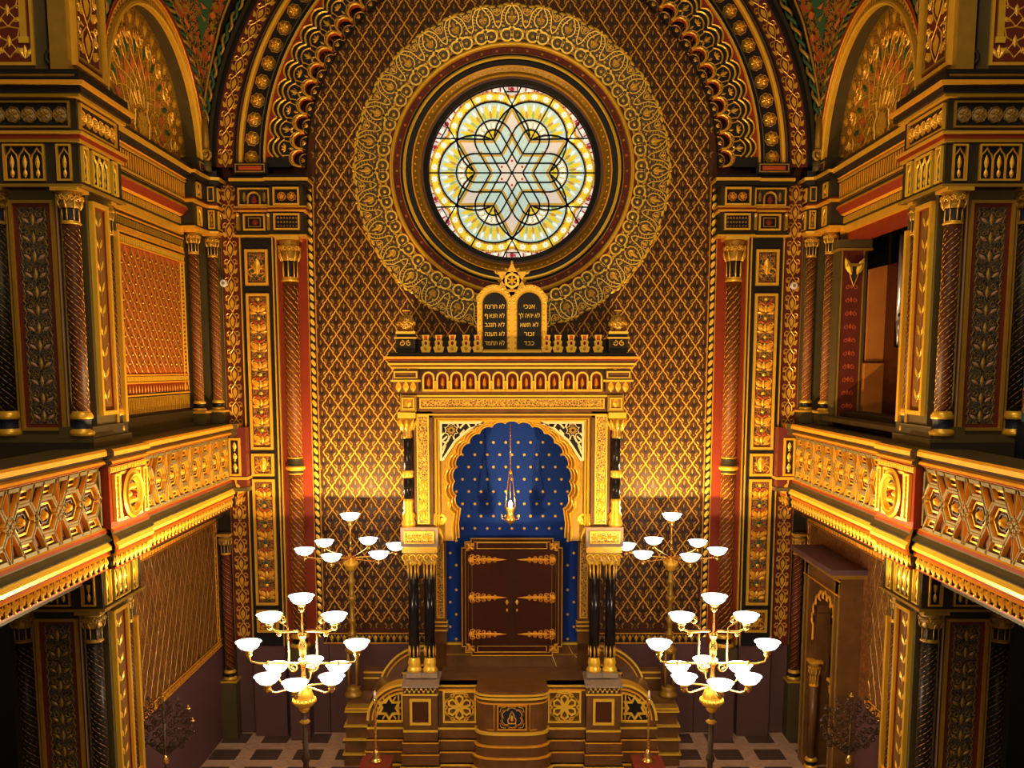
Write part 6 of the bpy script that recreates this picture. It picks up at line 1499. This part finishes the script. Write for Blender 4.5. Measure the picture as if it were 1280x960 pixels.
# brass candlesticks on red-draped stands
def candlestick():
    y = -2.75; x = P(470, 940, y)[0]; Zc = lambda py: P(640, py, y)[1]; zb_ = Zc(952)
    t = thing('red_stand', 'small stand draped in red cloth in front of the left podium wing', 'stand', (x, y, 0)); f = fr_at(x, y)
    b = B(f); b.box(-.19, .19, .0, zb_-.01, -.19, .19, REDCL); b.build('draped_box', t); b = B(f); b.box(-.205, .205, zb_-.03, zb_, -.205, .205, REDCL); b.build('cloth_top', t)
    mir(t, 'small stand draped in red cloth in front of the right podium wing')
    t = thing('candlestick', 'slender brass candlestick with a pale candle, left of the pulpit', 'candlestick', (x, y, zb_))
    b = B(f); b.lathe(0, zb_, 0, [(.085, 0), (.09, .02), (.06, .04), (.05, .07), (.05, .10), (.03, .15), (.018, .17)], BRASS, 16); b.build('base', t)
    b = B(f); zt = Zc(875); L_ = zt-zb_-.17; pr = []
    for k in range(9): z = zb_+.17+L_*k/9; pr += [(.012, z), (.014, z+.03), (.022, z+.045), (.012, z+.06)]
    b.lathe(0, 0, 0, pr+[(.012, zt-.02), (.035, zt), (.02, zt+.02)], BRASS, 10); b.build('stem', t)
    b = B(f); b.lathe(0, zt+.02, 0, [(.018, 0), (.018, .09), (.004, .11)], WAX, 10); b.build('candle', t, 'pale wax candle')
    mir(t, 'slender brass candlestick with a pale candle, right of the pulpit')
candlestick()

# dark filigree candle trees by the side walls
def candle_tree(px, label, sgn):
    y = -3.7; x = P(px, 905, y)[0]; Zc = lambda py: P(640, py, y)[1]; t = thing('filigree_candle_stand', label, 'candle stand', (x, y, 0)); f = fr_at(x, y)
    b = B(f); b.lathe(0, 0, 0, [(.16, 0), (.17, .03), (.08, .07), (.05, .2), (.03, .25)], IRON, 14); b.build('base', t)
    zc_ = Zc(907); zs = Zc(930)
    b = B(f); b.tube([(0, .2, 0), (0, zc_+.28, 0)], .016, IRON, 7); b.lathe(0, Zc(955), 0, [(.02, 0), (.04, .02), (.045, .05), (.025, .09), (.018, .12)], BRASS, 12); b.build('stem', t)
    b = B(f); R_ = random.Random(5)
    def sh(a): return .36*(1-.0*abs(math.sin(a)))
    for ring_, n in ((.08, 5), (.16, 9), (.24, 13), (.31, 17)):
        for k in range(n):
            a = 2*PI*k/n+ring_*3; cx, cz = ring_*1.05*math.cos(a), zc_+ring_*.95*math.sin(a)-.02*(1 if math.sin(a) < 0 else 0)
            if math.sin(a) < -.8 and ring_ > .25: cx *= .5
            b.tube([(u, v, .01*math.sin(k)) for u, v in spiral(cx, cz, .050, .012, a+R_.random()*2, 1.4 if k % 2 else -1.4, 12)], .010, IRON, 4)
    b.tube([(.34*math.cos(q), zc_+.02+.30*math.sin(q), 0) for q in [PI+PI*i/20 for i in range(21)]], .009, IRON, 5)
    for s in (-1, 1): b.tube([(s*.02, zs-.14, 0), (s*.10, zs-.08, 0), (s*.20, zs+.0, 0), (s*.33, zc_-.02, 0)], .008, IRON, 5); b.tube([(u, v, 0) for u, v in spiral(s*.07, zs-.06, .05, .01, 0, s*1.4, 12)], .008, IRON, 4)
    b.build('filigree', t)
    for k in range(7):
        a = PI*k/6; u, v = .35*math.cos(a), zc_+.03+.31*math.sin(a)
        b = B(f); b.lathe(u, v, 0, [(.006, 0), (.006, .02), (.03, .03), (.034, .04), (.014, .042), (.012, .075)], IRON if k not in (0, 1, 3) else BRASS, 8); b.build('candle_cup', t)
candle_tree(205, 'dark filigree candle stand by the lower left wall', -1); candle_tree(1063, 'dark filigree candle stand in front of the doorway at right', 1)

# smoke detectors on the foliate strips
def det(px, py, lab):
    x, z = P(px, py, -.3); o = (Vector((x, -.34, z)), Vector((1, 0, 0)), Vector((0, 1, 0)), Vector((0, 0, 1)))
    t = thing('smoke_detector', lab, 'smoke detector', (x, -.22, z))
    b = B(fr_at(x, -.10)); b.ring(0, z, [(.02, .0), (.02, .16), (.05, .16), (.055, .17), (.05, .20), (.0, .205)], WHITEP, n=20); b.build('housing', t)
    b = B(fr_at(x, -.10)); b.ring(0, z, [(.025, .20), (.025, .21), (.0, .21)], GREYST, n=16); b.build('sensor_cap', t)
det(279, 354, 'small round white smoke detector at the left corner above the gallery'); det(993, 357, 'small round white smoke detector at the right corner above the gallery')

# ------------------------------------------------------------------ the right-hand twins
for o, lab, nm in MIR:
    if o.type == 'EMPTY': copy_tree(o, (-o.location.x, o.location.y, o.location.z), lab, True)
    else:
        c = o.copy(); C.objects.link(c); c.scale = (-1, 1, 1)
        base = o.name
        if 'left' in base: c.name = base.replace('left', 'right')
        if base.startswith('trim_'): c.name = 'trim_%d' % (int(base.split('_')[1])+1)
